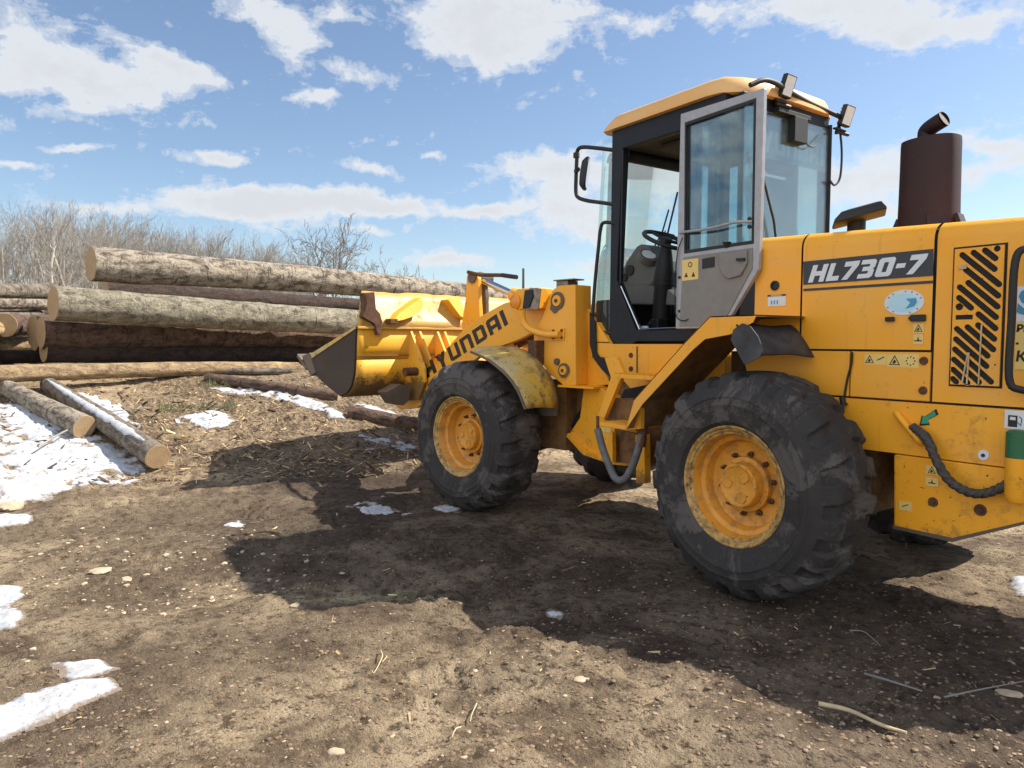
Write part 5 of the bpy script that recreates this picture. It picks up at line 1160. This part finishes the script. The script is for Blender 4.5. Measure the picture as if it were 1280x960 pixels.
snow([(-20, 640), (40, 632), (36, 650), (-20, 656)], .02, .015, .8, 'thin snow streak below the snow sheet', .06)
snow([(-30, 905), (60, 868), (132, 862), (150, 876), (70, 908), (-30, 945)], .022, .008, .45, 'pointed tongue of snow at the near left corner', .05)
snow([(66, 842), (128, 832), (146, 848), (92, 862)], .016, .008, .7, 'small snow patch just above the snow tongue', .04)
snow([(-20, 722), (24, 726), (34, 738), (20, 752), (32, 762), (18, 785), (-20, 788)], .016, .008, .9, 'ragged snow bits at the left picture edge', .035)
snow([(280, 652), (300, 646), (304, 654), (286, 659)], .010, .006, 1.3, 'little snow scrap left of the machine shadow', .03)
snow([(262, 486), (300, 483), (345, 489), (395, 503), (425, 519), (405, 522), (350, 502), (290, 493)], .02, .014, 1.5, 'long narrow snow strip beside the half-buried log', .08, .8)
snow([(402, 517), (430, 520), (434, 528), (410, 527)], .03, .02, .9, 'small bright snow patch left of the front wheel shade', .06)
snow([(440, 505), (470, 512), (520, 528), (522, 533), (486, 526), (446, 512)], .02, .014, 1.2, 'snow strip along the rotten log under the bucket', .06)
snow([(448, 544), (500, 553), (522, 560), (518, 568), (480, 560), (446, 550)], .008, .010, 2.2, 'thin grey snow smear in the shade behind the front wheel', .06, .8)
snow([(228, 522), (262, 514), (288, 522), (290, 534), (262, 538), (240, 532)], .010, .010, 2.6, 'broken snow crust among the bark litter', .06, 1.6)
snow([(540, 636), (558, 631), (574, 637), (558, 642)], .010, .006, 1.6, 'snow crumbs at the foot of the front tyre', .03)
snow([(684, 762), (694, 762), (706, 769), (700, 772), (686, 768)], .008, .005, 1.2, 'snow crumbs in the middle of the machine shadow', .03)
snow([(446, 633), (484, 633), (490, 640), (456, 642)], .006, .006, 2.2, 'greyish melting snow film in the cab shade', .03, 1.2)
snow([(1262, 722), (1300, 716), (1300, 752), (1268, 742)], .02, .012, 1.2, 'wet white patch at the right picture edge', .05)
snow([(95, 492), (130, 500), (160, 518), (175, 532), (150, 528), (120, 510)], .014, .014, 2.0, 'snow remnant between the two short logs', .05, .6)

# ================================================================== LOGS
def log(p0, p1, r0, r1, bark, label, seed=0, bend=.02, snowy=False, group=None, n=44, m=46, cut=None, oval=1.0):
    p0, p1 = Vector(p0), Vector(p1); L_ = (p1-p0).length; t = (p1-p0).normalized()
    g = thing('log', label, 'log', p0, group)
    a = Vector((0, 0, 1)).cross(t).normalized(); b = t.cross(a)
    rs = np.random.RandomState(seed); kn = [(rs.rand(), rs.rand()*2*pi, .03+.04*rs.rand()) for _ in range(int(L_*1.6))]
    rows = []
    for i in range(m+1):
        s = i/m; r = r0+(r1-r0)*s; c = t*(L_*s)+b*(bend*sin(pi*s)*L_*.3*(1 if seed % 2 else -1))+a*(bend*sin(2.2*pi*s+seed)*L_*.12)
        row = []
        for k in range(n):
            th = 2*pi*k/n
            d = 1+.04*sin(2*th+seed+s*2)+.08*vnoise(th*1.3+seed*7, s*L_*1.4)+.06*vnoise(th*4+seed*3, s*L_*5)+.04*vnoise(th*9+seed, s*L_*14)
            for (ks, ka, kh) in kn:
                q = ((s-ks)*L_/.11)**2+((th-ka+pi) % (2*pi)-pi)**2/.12
                if q < 4: d += kh*math.exp(-q)*2
            row.append(tuple(c+(a*cos(th)+b*sin(th)*oval)*r*float(d)))
        rows.append(row)
    # local frame: object Z along the trunk so that bark pattern follows it
    M3 = Matrix((a, b, t)).transposed(); Mi = M3.inverted()
    mb = MB(); mb.loft([[tuple(Mi@Vector(v)) for v in r] for r in rows], True)
    me = bpy.data.meshes.new('bark'); me.from_pydata(mb.v, [], mb.f); me.update()
    bm = bmesh.new(); bm.from_mesh(me); bmesh.ops.recalc_face_normals(bm, faces=bm.faces); bm.to_mesh(me); bm.free()
    o = link('bark', me, B_[bark], None, smooth=60); o.parent = g; o.rotation_euler = M3.to_euler()
    for e, row in ((0, rows[0]), (1, rows[-1])):
        cen = sum((Mi@Vector(v) for v in row), Vector())/n; vs = []
        ringv = [Mi@Vector(v) for v in row]; off = Vector((0, 0, -.004 if e == 0 else .004))
        vs = [tuple(cen+(v-cen)*k+off) for k in (.965, .6, .3) for j, v in enumerate(ringv)]+[tuple(cen+off)]
        fs = [(q*n+j, q*n+(j+1) % n, (q+1)*n+(j+1) % n, (q+1)*n+j) for q in range(2) for j in range(n)]+[(2*n+j, 2*n+(j+1) % n, 3*n) for j in range(n)]
        vs2 = [tuple(v) for v in ringv]; base = len(vs); vs += vs2; fs += [(base+j, base+(j+1) % n, (j+1) % n, j) for j in range(n)]
        me = bpy.data.meshes.new('cut_end'); me.from_pydata(vs, [], fs); me.update()
        bm = bmesh.new(); bm.from_mesh(me); bmesh.ops.recalc_face_normals(bm, faces=bm.faces); bm.to_mesh(me); bm.free()
        # centre ring pattern on the pith
        o = link('cut_end', me, M_['cut'], None); o.parent = g; o.rotation_euler = M3.to_euler()
    return g
def lg(px0, py0, d0, dia0, px1, py1, d1, dia1, bark, label, seed, **k):
    """ends given as sight line + distance, diameters in metres"""
    return log(AT(px0, py0, d0), AT(px1, py1, d1), dia0/2, dia1/2, bark, label, seed, **k)
lg(114, 330, 10.4, .52, 655, 376, 16.8, .43, 'birch', 'pale birch log on top of the pile, sticking up highest, running behind the bucket', 1, bend=.02, m=150)
lg(67, 379, 9.7, .49, 600, 408, 15.7, .41, 'mossy', 'thick greenish mossy log, second from the top, under the pale birch log', 2, bend=.02, m=150)
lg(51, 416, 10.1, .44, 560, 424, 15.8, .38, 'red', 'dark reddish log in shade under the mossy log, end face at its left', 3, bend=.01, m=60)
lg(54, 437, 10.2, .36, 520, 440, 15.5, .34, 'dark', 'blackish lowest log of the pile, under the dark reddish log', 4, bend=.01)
lg(41, 416, 10.6, .50, 500, 418, 16.6, .40, 'red', 'log whose tall pale end face stands just left of the dark reddish log', 5)
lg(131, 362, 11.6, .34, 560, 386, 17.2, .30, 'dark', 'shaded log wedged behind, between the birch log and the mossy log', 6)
lg(-60, 470, 8.6, .235, 372, 460, 12.2, .20, 'pine', 'long peeled yellow log lying across the foot of the pile', 7, bend=.02, m=70)
lg(-80, 361, 9.4, .21, 66, 364, 12.2, .26, 'grey', 'topmost thin grey log of the left stack', 8)
lg(-80, 378, 9.4, .19, 62, 379, 12.2, .24, 'birch', 'whitish birch log second from the top of the left stack', 9)
lg(-80, 396, 9.4, .17, 48, 394, 12.0, .18, 'grey', 'greenish grey log third from the top of the left stack', 10)
lg(6, 406, 10.4, .34, 50, 407, 12.0, .30, 'red', 'short looking log with orange torn bark in the left stack', 11)
lg(-80, 411, 9.0, .26, 3, 410, 10.6, .26, 'pine', 'pale log cut off at the left picture edge beside the torn-bark log', 12)
lg(-80, 431, 9.4, .23, 42, 430, 11.8, .24, 'pine', 'orange and white log under the torn-bark log', 13)
lg(-80, 450, 9.2, .24, 52, 449, 12.0, .24, 'mossy', 'lowest log of the left stack, resting above the long peeled log', 14)
lg(-80, 447, 9.9, .2, 330, 448, 14.4, .2, 'dark', 'thin dark log on the ground behind the long peeled log', 15)
lg(-60, 420, 11.2, .5, 20, 420, 13.0, .5, 'dark', 'shaded log at the back of the left stack', 16)
lg(-60, 385, 11.5, .5, 120, 384, 14.5, .45, 'grey', 'grey log at the back of the left stack, upper layer', 17)
# the two short logs lying towards the camera, resting on the bank
def ground_log(pa, pb, r0, r1, bark, label, seed, **k):
    A = GP(*pa); B = GP(*pb); A.z = float(np.interp(A.x, BX, BZ))+r0*.82; B.z = float(np.interp(B.x, BX, BZ))+r1*.8
    return log(A, B, r0, r1, bark, label, seed, **k), A, B
_, A1, B1 = ground_log((198, 584), (60, 488), .128, .095, 'grey', 'short log in the snow with a snow strip on its back, nearest sawn end', 21, bend=.01)
_, A2, B2 = ground_log((106, 546), (-5, 486), .128, .10, 'birch', 'short brown log with a bright orange sawn end beside the snow', 22, bend=.01)
ground_log((424, 504), (258, 478), .085, .075, 'red', 'thin half-buried log beyond the snow strip, left of the bucket', 23, bend=.02)
ground_log((438, 524), (528, 540), .105, .10, 'red', 'rotten log on the ground right under the bucket', 24, bend=.03)
ground_log((365, 468), (150, 470), .06, .05, 'grey', 'thin pole lying in the litter below the long peeled log', 25, bend=.02)
# snow strip riding on the first short log
def snow_on(A, B, r0, r1, s0, s1, label):
    t = (B-A).normalized(); a = t.cross(Vector((0, 0, 1))).normalized(); b = a.cross(t); rows = []; n = 60
    for i in range(n+1):
        s = s0+(s1-s0)*i/n; c = A.lerp(B, s); r = (r0+(r1-r0)*s)*1.02; w = .42+.25*float(vnoise(i*.35, 3.))+.15*float(vnoise(i*1.1, 8.)); w *= min(1, 6*i/n+.1, 6*(n-i)/n+.1); row = []
        for k in range(9):
            u = -1+k/4; th = pi/2+.0+u*w+.45; h = .012*(1-u*u)**.5 if abs(u) < 1 else -.01; row.append(tuple(c+(a*cos(th)+b*sin(th))*(r+h)))
        rows.append(row)
    mb = MB(); mb.loft(rows); o = mb.build('snow', M_['snow'], smooth=60); tag(o, label, 'snow', None, 'stuff')
snow_on(A1, B1, .128, .095, .06, .97, 'strip of snow lying along the back of the short log')

# ================================================================== STONES, CHIPS, STICKS
def visible_pt(rs, band):
    px = rs.uniform(-60, 1340); py = rs.uniform(*band); return GP(px, py)
def scatter(name, mat, count, band, size, label, seed, kind='stone', cond=None):
    rs = np.random.RandomState(seed); V = []; F = []
    ico = [(0, 0, 1), (.9, 0, .45), (.28, .85, .45), (-.72, .53, .45), (-.72, -.53, .45), (.28, -.85, .45), (.72, .53, -.45), (-.28, .85, -.45), (-.9, 0, -.45), (-.28, -.85, -.45), (.72, -.53, -.45), (0, 0, -1)]
    icf = [(0,1,2),(0,2,3),(0,3,4),(0,4,5),(0,5,1),(1,6,2),(2,7,3),(3,8,4),(4,9,5),(5,10,1),(6,7,2),(7,8,3),(8,9,4),(9,10,5),(10,6,1),(11,7,6),(11,8,7),(11,9,8),(11,10,9),(11,6,10)]
    pts = []
    while len(pts) < count:
        p = visible_pt(rs, band)
        if p.x < -14 or (cond and not cond(p)): continue
        pts.append((p.x+rs.randn()*.05, p.y+rs.randn()*.05))
    Z = height(np.array([p[0] for p in pts]), np.array([p[1] for p in pts]))
    for (x, y), z in zip(pts, Z):
        s = size[0]+(size[1]-size[0])*rs.rand()**3; a = rs.rand()*pi*2; n = len(V)
        if kind == 'stone':
            sx, sy, sz = s*(1+.4*rs.rand()), s*(.7+.3*rs.rand()), s*(.3+.35*rs.rand())
            for v in ico:
                j = 1+.35*(rs.rand()-.5); u, w = v[0]*sx*j, v[1]*sy*j; V.append((x+u*cos(a)-w*sin(a), y+u*sin(a)+w*cos(a), z+v[2]*sz*j+sz*.15))
            F += [tuple(i+n for i in f) for f in icf]
        else:
            l, w, h = s*(1+2*rs.rand()), s*(.15+.35*rs.rand()), s*.12; tl = .35*rs.randn(); rl = .5*rs.randn()
            for (u, q, k) in ((-1,-1,-1),(1,-.7,-1),(1,1,-1),(-1,.8,-1),(-1,-1,1),(1,-.7,1),(1,1,1),(-1,.8,1)):
                X_, Y_, Z_ = u*l, q*w, k*h; V.append((x+X_*cos(a)-Y_*sin(a), y+X_*sin(a)+Y_*cos(a), z+abs(sin(tl))*l*.5+X_*sin(tl)+Y_*sin(rl)+Z_+.002))
            F += [tuple(i+n for i in f) for f in ((0,3,2,1),(4,5,6,7),(0,1,5,4),(1,2,6,5),(2,3,7,6),(3,0,4,7))]
    me = bpy.data.meshes.new(name); me.from_pydata(V, [], F); me.update(); o = link(name, me, mat); tag(o, label, name.replace('_', ' '), None, 'stuff'); return o
scatter('pebbles', M_['pebble'], 2600, (600, 990), (.002, .011), 'small brown and grey pebbles pressed into the mud', 1)
scatter('gravel', M_['stone'], 170, (600, 990), (.003, .015), 'pale gravel stones scattered over the dry mud', 2)
scatter('gravel', M_['stone'], 240, (655, 760), (.006, .022), 'denser pale rubble left of the cab shadow', 12, cond=lambda p: p.x < -1.6 and -3.3 < p.y < -1.6)
scatter('wood_chips', M_['chip'], 9000, (470, 600), (.004, .024), 'bark flakes and wood chips littering the bank', 3, 'chip', cond=lambda p: p.x < -4.5)
scatter('wood_chips', M_['chip'], 150, (600, 990), (.004, .014), 'sparse wood splinters on the mud', 4, 'chip')
scatter('bark_litter', B_['red'], 3500, (472, 600), (.006, .035), 'dark bark scraps on the bank', 5, 'chip', cond=lambda p: p.x < -4.5)
def boulder(px, py, s, label, flat=.35, seed=0):
    p = GP(px, py); rs = np.random.RandomState(seed); bm = bmesh.new(); bmesh.ops.create_icosphere(bm, subdivisions=3, radius=1)
    for v in bm.verts:
        c = v.co; d = 1+.5*float(vnoise(c.x*1.6+seed*5, c.y*1.6+c.z))+.18*float(vnoise(c.x*5+seed, c.z*5+c.y*4)); c *= d
        c.x *= s; c.y *= s*.72; c.z *= s*flat
        c.z = min(c.z, s*flat*.8)
    me = bpy.data.meshes.new('flat_stone'); bm.to_mesh(me); bm.free(); o = link('flat_stone', me, M_['stone'], smooth=30); o.location = (p.x, p.y, gz(p.x, p.y)+s*flat*.1); o.rotation_euler = (0, 0, seed*1.3); tag(o, label, 'stone'); return o
scatter('mud_clods', M_['clod'], 12000, (600, 1000), (.002, .012), 'dark crumbs and clods of mud', 31)
boulder(726, 886, .036, 'flat pale stone in the sunlit mud below the shadow edge', .35, 1)
boulder(497*0+594, 858, .020, 'small round pale stone in the sunlit mud, left of the flat one', .5, 2)
boulder(420, 952, .03, 'long tan stone at the bottom picture edge', .4, 3)
boulder(370, 757, .035, 'grey stone inside the lit strip of the cab shadow', .3, 4)
boulder(158, 718, .045, 'tan stone on the rubble left of the shadow corner', .3, 5)
boulder(125, 712, .07, 'large low slab in the rubble at the left', .22, 6)
boulder(12, 628, .12, 'brown boulder at the left edge beside the snow', .4, 7)
boulder(1262, 872, .05, 'pale slab at the right end of the big shadow', .3, 8)
def stick(name, pts, r, label, mat='straw', lift=.012):
    P = [GP(a, b) for a, b in pts]; P = smooth_path([(p.x, p.y, gz(p.x, p.y)+lift+r+.01*(i % 2)) for i, p in enumerate(P)], 4)
    mb = MB(); mb.tube(P, [r*(1-.5*i/len(P)) for i in range(len(P))], 6); o = mb.build(name, M_[mat], smooth=60); tag(o, label, name.replace('_', ' ')); return o
stick('stick', [(1022, 924), (1060, 932), (1100, 944), (1132, 956)], .010, 'thick pale stick along the lower edge of the big shadow')
stick('stick', [(1080, 862), (1110, 872), (1152, 887)], .006, 'greyish stick lying in the middle of the big shadow', 'twig_grey')
stick('stick', [(1062, 794), (1080, 800), (1100, 818)], .004, 'thin twig in the shadow right of the rear tyre', 'twig_grey')
stick('straw', [(596, 906), (590, 918), (588, 926)], .003, 'short straw in the sun near the bottom')
stick('straw', [(576, 932), (570, 942), (565, 948)], .003, 'short straw beside the bottom edge, lower of two')
stick('twig', [(476, 825), (478, 840), (468, 858), (465, 858)], .003, 'dry twig with a hook on the sunlit mud')
stick('twig', [(478, 832), (484, 843), (478, 850)], .003, 'small dry side twig by the hooked twig')
stick('branch', [(48, 566), (80, 550), (105, 540), (130, 526), (165, 522), (196, 521)], .010, 'thin bent branch lying over the snow between the two short logs', 'twig', .10)
stick('twig', [(1180, 896), (1230, 880), (1290, 858)], .004, 'long thin twig at the right shadow end', 'twig_grey')
# green fir sprig among the litter
mb = MB(); rs = np.random.RandomState(4)
for (px, py) in ((262, 482), (264, 486), (210, 508), (250, 513), (282, 512), (215, 515)):
    p = GP(px, py); 
    for k in range(26):
        q = Vector((p.x+rs.randn()*.10, p.y+rs.randn()*.10, gz(p.x, p.y)+.02)); d = Vector((rs.randn(), rs.randn(), abs(rs.randn())+.2)).normalized(); mb.tube([q, q+d*.10], [.005, .002], 4)
o = mb.build('fir_sprigs', plain('fir_green', (.10, .12, .045), .8, 0, .3), None); tag(o, 'dull green fir sprigs caught in the bark litter', 'twigs', None, 'stuff')

# ================================================================== BARE TREES
def tree_mesh(seed, H, spread, depth=5, stems=1, up=.6, r0=.09, minr=.012):
    rs = np.random.RandomState(seed); T = MB(); Cc = MB()
    def grow(p, d, l, r, lev, tgt):
        n = 4; P = [p]; q = p; dd = d.copy()
        for i in range(n):
            dd = (dd+Vector((rs.randn(), rs.randn(), rs.randn()*.5))*.10+Vector((0, 0, .07*up))).normalized(); q = q+dd*(l/n); P.append(q)
        (T if lev == 0 else Cc).tube(P, [r*(1-.42*i/n) for i in range(n+1)], 5 if lev < 2 else 3, False)
        if lev >= depth: return
        k = {0: 9, 1: 5, 2: 3, 3: 3}.get(lev, 2)
        for j in range(k):
            t = (.30 if lev == 0 else .18)+(.70 if lev == 0 else .82)*(j+rs.rand()*.6)/k; t = min(t, .99); i = int(t*n); base = P[i].lerp(P[min(i+1, n)], t*n-i)
            az = rs.rand()*2*pi; el = radians(rs.uniform(28, 58)) if lev == 0 else radians(rs.uniform(20, 50))
            ax = dd.cross(Vector((cos(az), sin(az), .2))).normalized(); nd = (dd*cos(el)+ax*sin(el)*spread).normalized()
            grow(base, nd, l*(.50-.12*t*(lev == 0))*rs.uniform(.75, 1.15), max(minr, r*(1-.42*t)*.45), lev+1, 0)
    for s in range(stems):
        a = rs.rand()*2*pi; grow(Vector((rs.randn()*.25*(stems > 1), rs.randn()*.25*(stems > 1), -.1)), Vector((cos(a)*.12*(stems > 1)+rs.randn()*.03, sin(a)*.12*(stems > 1), 1)).normalized(), H*.86, r0, 0, 0)
    out = []
    for nm, m_ in (('trunk', T), ('crown', Cc)):
        me = bpy.data.meshes.new(nm); me.from_pydata([tuple(v) for v in m_.v], [], m_.f); me.update(); out.append(me)
    return out
TV = {}
def tree(kind, mi, px, d, hpx, label, group, rz=0, mat='twig'):
    """a tree whose top reaches image height hpx at distance d"""
    b = AT(px, 426, d); zg = float(np.interp(b.x, BX, BZ)); top = AT(px, hpx, d).z; Ht = top-zg
    me, H0 = TV[mi]
    g = thing(kind, label, 'tree', (b.x, b.y, zg), group); s = Ht/H0
    for m_ in me:
        o = bpy.data.objects.new(m_.name, m_); C.objects.link(o); o.parent = g; o.scale = (s, s, s); o.rotation_euler = (0, 0, rz)
    return g
specs = [(101, 10, .85, 4, 1, .55), (102, 10, .75, 4, 2, .7), (103, 10, .8, 4, 1, .6), (104, 10, .7, 4, 2, .8), (105, 10, .95, 4, 2, .5), (106, 10, 1.1, 4, 3, .3)]
for i, (sd, H, sp, dep, st, up) in enumerate(specs):
    ms = tree_mesh(sd, H, sp, dep, st, up, .115, .0095 if i < 4 else .021)
    ms[0].materials.append(M_['trunk'] if i < 4 else M_['twig_grey']); ms[1].materials.append(M_['twig'] if i < 4 else M_['twig_grey'])
    zmax = max(v.co.z for v in ms[1].vertices); TV[i] = (ms, zmax)
rs = np.random.RandomState(9)
for k in range(24):
    px = -60+k*8.4+rs.randn()*3; prof_h = np.interp(px, [-60, 0, 45, 85, 120, 150], [235, 258, 240, 250, 262, 280])+rs.uniform(-4, 22)
    tree('bare_tree', int(rs.randint(0, 4)), px, rs.uniform(46, 62), prof_h, 'bare pale birch thicket tree behind the left stack of logs', 'leafless trees of the left thicket', rs.rand()*6)
for k in range(72):
    px = 108+k*4.1+rs.randn()*3; prof_h = np.interp(px, [110, 150, 200, 260, 330, 390], [262, 268, 280, 286, 300, 318])+rs.uniform(-8, 10)
    tree('bare_tree', int(rs.randint(0, 4)), px, rs.uniform(70, 90), prof_h, 'distant leafless tree of the grey-brown row behind the birch log', 'leafless trees of the far row', rs.rand()*6)
for q in ((398, 62, 278), (421, 60, 266)):
    tree('bare_tree', 4, q[0], q[1], q[2], 'tall bare tree standing alone between row and bucket, %s' % ('lower left one' if q[0] < 410 else 'higher right one'), None, q[0]*.37)
for q in ((476, 64, 312, 'rounded bare tree right of the tall lone trees'), (498, 66, 326, 'small bare tree nearest the bucket, at the right end of the trees')):
    tree('bare_tree', 5, q[0], q[1], q[2], q[3], None, q[0]*.7)
# far pole and its wires
p = AT(654, 426, 70); zg = 1.3; tp = AT(654, 336, 70)
mb = MB(); mb.tube([(p.x, p.y, zg-.2), (p.x, p.y, tp.z)], [.16, .11], 8); o = mb.build('utility_pole', M_['pole']); tag(o, 'thin dark pole rising behind the boom lamp', 'pole')

# ================================================================== SKY AND LIGHT
sdir = Vector((.35, .84, 1.0)).normalized()      # towards the sun
el = math.asin(sdir.z); az = atan2(sdir.x, sdir.y)
sl = bpy.data.lights.new('sun', 'SUN'); sl.energy = 4.7; sl.angle = radians(.5); sl.color = (1, .93, .82)
so = bpy.data.objects.new('sun', sl); C.objects.link(so); so.rotation_euler = sdir.to_track_quat('Z', 'Y').to_euler(); so.location = sdir*40
w = bpy.data.worlds.new('World'); scene.world = w; w.use_nodes = True; nt = w.node_tree; bg = nt.nodes['Background']
sky = nt.nodes.new('ShaderNodeTexSky'); sky.sky_type = 'NISHITA'; sky.sun_disc = False; sky.sun_elevation = el; sky.sun_rotation = az
sky.air_density = 1.0; sky.dust_density = .6; sky.ozone_density = 1.6; sky.altitude = 100
SKYK = .086
bg.inputs['Strength'].default_value = SKYK
tc = nt.nodes.new('ShaderNodeTexCoord').outputs['Generated']
# clouds live at real directions in the sky: elongated masses broken up by noise
wn = tex(nt, 9, 5, .6, tc); wn2 = tex(nt, 26, 5, .6, tc)
def vm(op, a, b=None, sc=None):
    n = nt.nodes.new('ShaderNodeVectorMath'); n.operation = op
    for i, s in enumerate((a, b)):
        if s is None: continue
        if isinstance(s, (tuple, Vector)): n.inputs[i].default_value = tuple(s)
        else: nt.links.new(s, n.inputs[i])
    if sc is not None: n.inputs['Scale'].default_value = sc
    return n
def fm(op, a, b=None, c=None, clamp=False):
    n = nt.nodes.new('ShaderNodeMath'); n.operation = op; n.use_clamp = clamp
    for i, s in enumerate((a, b, c)):
        if s is None: continue
        if isinstance(s, (int, float)): n.inputs[i].default_value = s
        else: nt.links.new(s, n.inputs[i])
    return n.outputs[0]
wob = vm('SCALE', vm('SUBTRACT', wn.outputs['Color'], (.5, .5, .5)).outputs[0], sc=.045).outputs[0]
wob2 = vm('SCALE', vm('SUBTRACT', wn2.outputs['Color'], (.5, .5, .5)).outputs[0], sc=.022).outputs[0]
nv = vm('NORMALIZE', vm('ADD', vm('ADD', tc, wob).outputs[0], wob2).outputs[0]).outputs[0]
clouds = [  # px, py, half-width px, half-height px, tilt deg, weight
 (130, 98, 108, 34, 12, 1), (215, 78, 62, 14, 28, .85), (20, 55, 32, 30, 20, .8), (330, 8, 70, 22, 15, .75), (360, 55, 38, 22, 25, .6), (622, 18, 112, 50, 8, 1.2), (600, 62, 62, 26, 15, .6),
 (1070, 12, 190, 34, 4, 1.05), (1140, 40, 55, 14, -10, .6), (440, 90, 34, 12, 10, .65), (395, 122, 36, 7, 0, .7), (310, 110, 20, 9, 0, .45), (425, 25, 24, 9, 0, .5),
 (370, 250, 155, 18, 2, 1.1), (300, 262, 80, 14, 0, .9), (480, 256, 80, 10, 3, .8), (270, 195, 42, 9, 5, .9), (90, 184, 32, 5, 0, .8), (15, 208, 30, 6, 0, .7), (465, 215, 38, 8, 8, .7), (530, 196, 20, 5, 0, .6),
 (690, 218, 75, 28, 5, 1.1), (720, 272, 75, 20, 3, 1.0), (612, 264, 36, 7, 0, .9), (560, 326, 62, 10, 2, .9), (455, 286, 45, 8, 0, .8), (820, 215, 60, 34, 0, 1), (1090, 225, 70, 36, 0, 1.0), (1250, 210, 60, 17, -6, 1), (1230, 178, 48, 12, 5, .8),
 (980, 230, 60, 30, 0, .8), (130, 266, 40, 10, 5, .6), (780, 330, 80, 16, 0, .8), (800, 40, 26, 12, 0, .35), (880, 10, 20, 10, 0, .6), (1180, 272, 80, 12, 0, .6), (730, 300, 60, 10, 0, .5), (20, 100, 50, 16, 0, .5),
 (-200, 120, 120, 40, 5, 1), (-350, 240, 160, 20, 0, 1), (1500, 150, 160, 50, 0, 1), (1650, 260, 160, 20, 0, 1)]
acc = None
for (px, py, hw, hh, tl, wt) in clouds:
    c0 = ray(px, py).normalized(); rx = (ray(px+1, py)-ray(px, py)); rx = (rx-c0*rx.dot(c0)).normalized(); ry = c0.cross(rx)*-1
    t = radians(-tl); r1 = rx*cos(t)+ry*sin(t); r2 = ry*cos(t)-rx*sin(t); dist = ray(px, py).length
    k1 = FPX*dist/hw; k2 = FPX*dist/hh
    a = vm('DOT_PRODUCT', nv, r1).outputs['Value']; b = vm('DOT_PRODUCT', nv, r2).outputs['Value']
    q = fm('ADD', fm('POWER', fm('ABSOLUTE', fm('MULTIPLY', a, k1)), 2.0), fm('POWER', fm('ABSOLUTE', fm('MULTIPLY', b, k2)), 2.0))
    f = fm('GREATER_THAN', vm('DOT_PRODUCT', nv, c0).outputs['Value'], 0.0)
    g = fm('MULTIPLY', fm('MULTIPLY', fm('EXPONENT', fm('MULTIPLY', q, -1.0)), wt), f)
    acc = g if acc is None else fm('ADD', acc, g)
# unseen cloud bank added behind the camera to light the machine's shaded side
bk_ = vm('DOT_PRODUCT', nv, Vector((.40, -.90, .14)).normalized()).outputs['Value']
acc = fm('ADD', acc, fm('MULTIPLY', fm('EXPONENT', fm('MULTIPLY', fm('SUBTRACT', 1.0, bk_), -2.3)), 1.8))
cn = tex(nt, 15, 9, .62, tc, dist=.3)
mp = nt.nodes.new('ShaderNodeMapping'); mp.inputs['Scale'].default_value = (1, 1, 2.4); nt.links.new(tc, mp.inputs[0]); nt.links.new(mp.outputs[0], cn.inputs['Vector'])
cn2 = tex(nt, 48, 7, .65, tc)
dens = fm('ADD', fm('ADD', acc, fm('MULTIPLY', fm('SUBTRACT', cn.outputs[0], .5), 1.9)), fm('MULTIPLY', fm('SUBTRACT', cn2.outputs[0], .5), 1.0))
mask = ramp(nt, dens, [(.26, 0.0), (.48, .40), (.74, .90), (1.0, .96)])
mask.color_ramp.interpolation = 'EASE'
# light tops, slightly grey thick parts
sh = ramp(nt, dens, [(.4, (8.4, 8.7, 9.0)), (.8, (8.3, 8.4, 8.5)), (1.0, (6.4, 6.6, 6.9))])
for e in sh.color_ramp.elements: pass
shc = mix(nt, ramp(nt, fm('MULTIPLY', dens, .62), [(.35, 0.0), (.85, 1.0)]).outputs[0], (5.2, 5.4, 5.65), (4.6, 4.75, 5.0))
bkm = nt.nodes.new('ShaderNodeMapRange'); nt.links.new(bk_, bkm.inputs[0]); bkm.inputs[1].default_value = .0; bkm.inputs[2].default_value = .8; bkm.inputs[3].default_value = 1.0; bkm.inputs[4].default_value = 1.75   # the added bank is brightened to keep up its fill light
shc = vm('MULTIPLY', shc, nt.nodes.new('ShaderNodeCombineXYZ').outputs[0])
for i_ in range(3): nt.links.new(bkm.outputs[0], shc.inputs[1].links[0].from_node.inputs[i_])
shc = shc.outputs[0]
fin = mix(nt, mask.outputs[0], sky.outputs[0], shc)
nt.links.new(fin, bg.inputs['Color'])

vs = scene.view_settings; vs.view_transform = 'Standard'; vs.look = 'None'; vs.gamma = 1; vs.exposure = 0.9; vs.use_curve_mapping = False
scene.display_settings.display_device = 'sRGB'
scene.render.engine = 'CYCLES'; scene.render.resolution_x = 1024; scene.render.resolution_y = 768
scene.cycles.transparent_max_bounces = 16
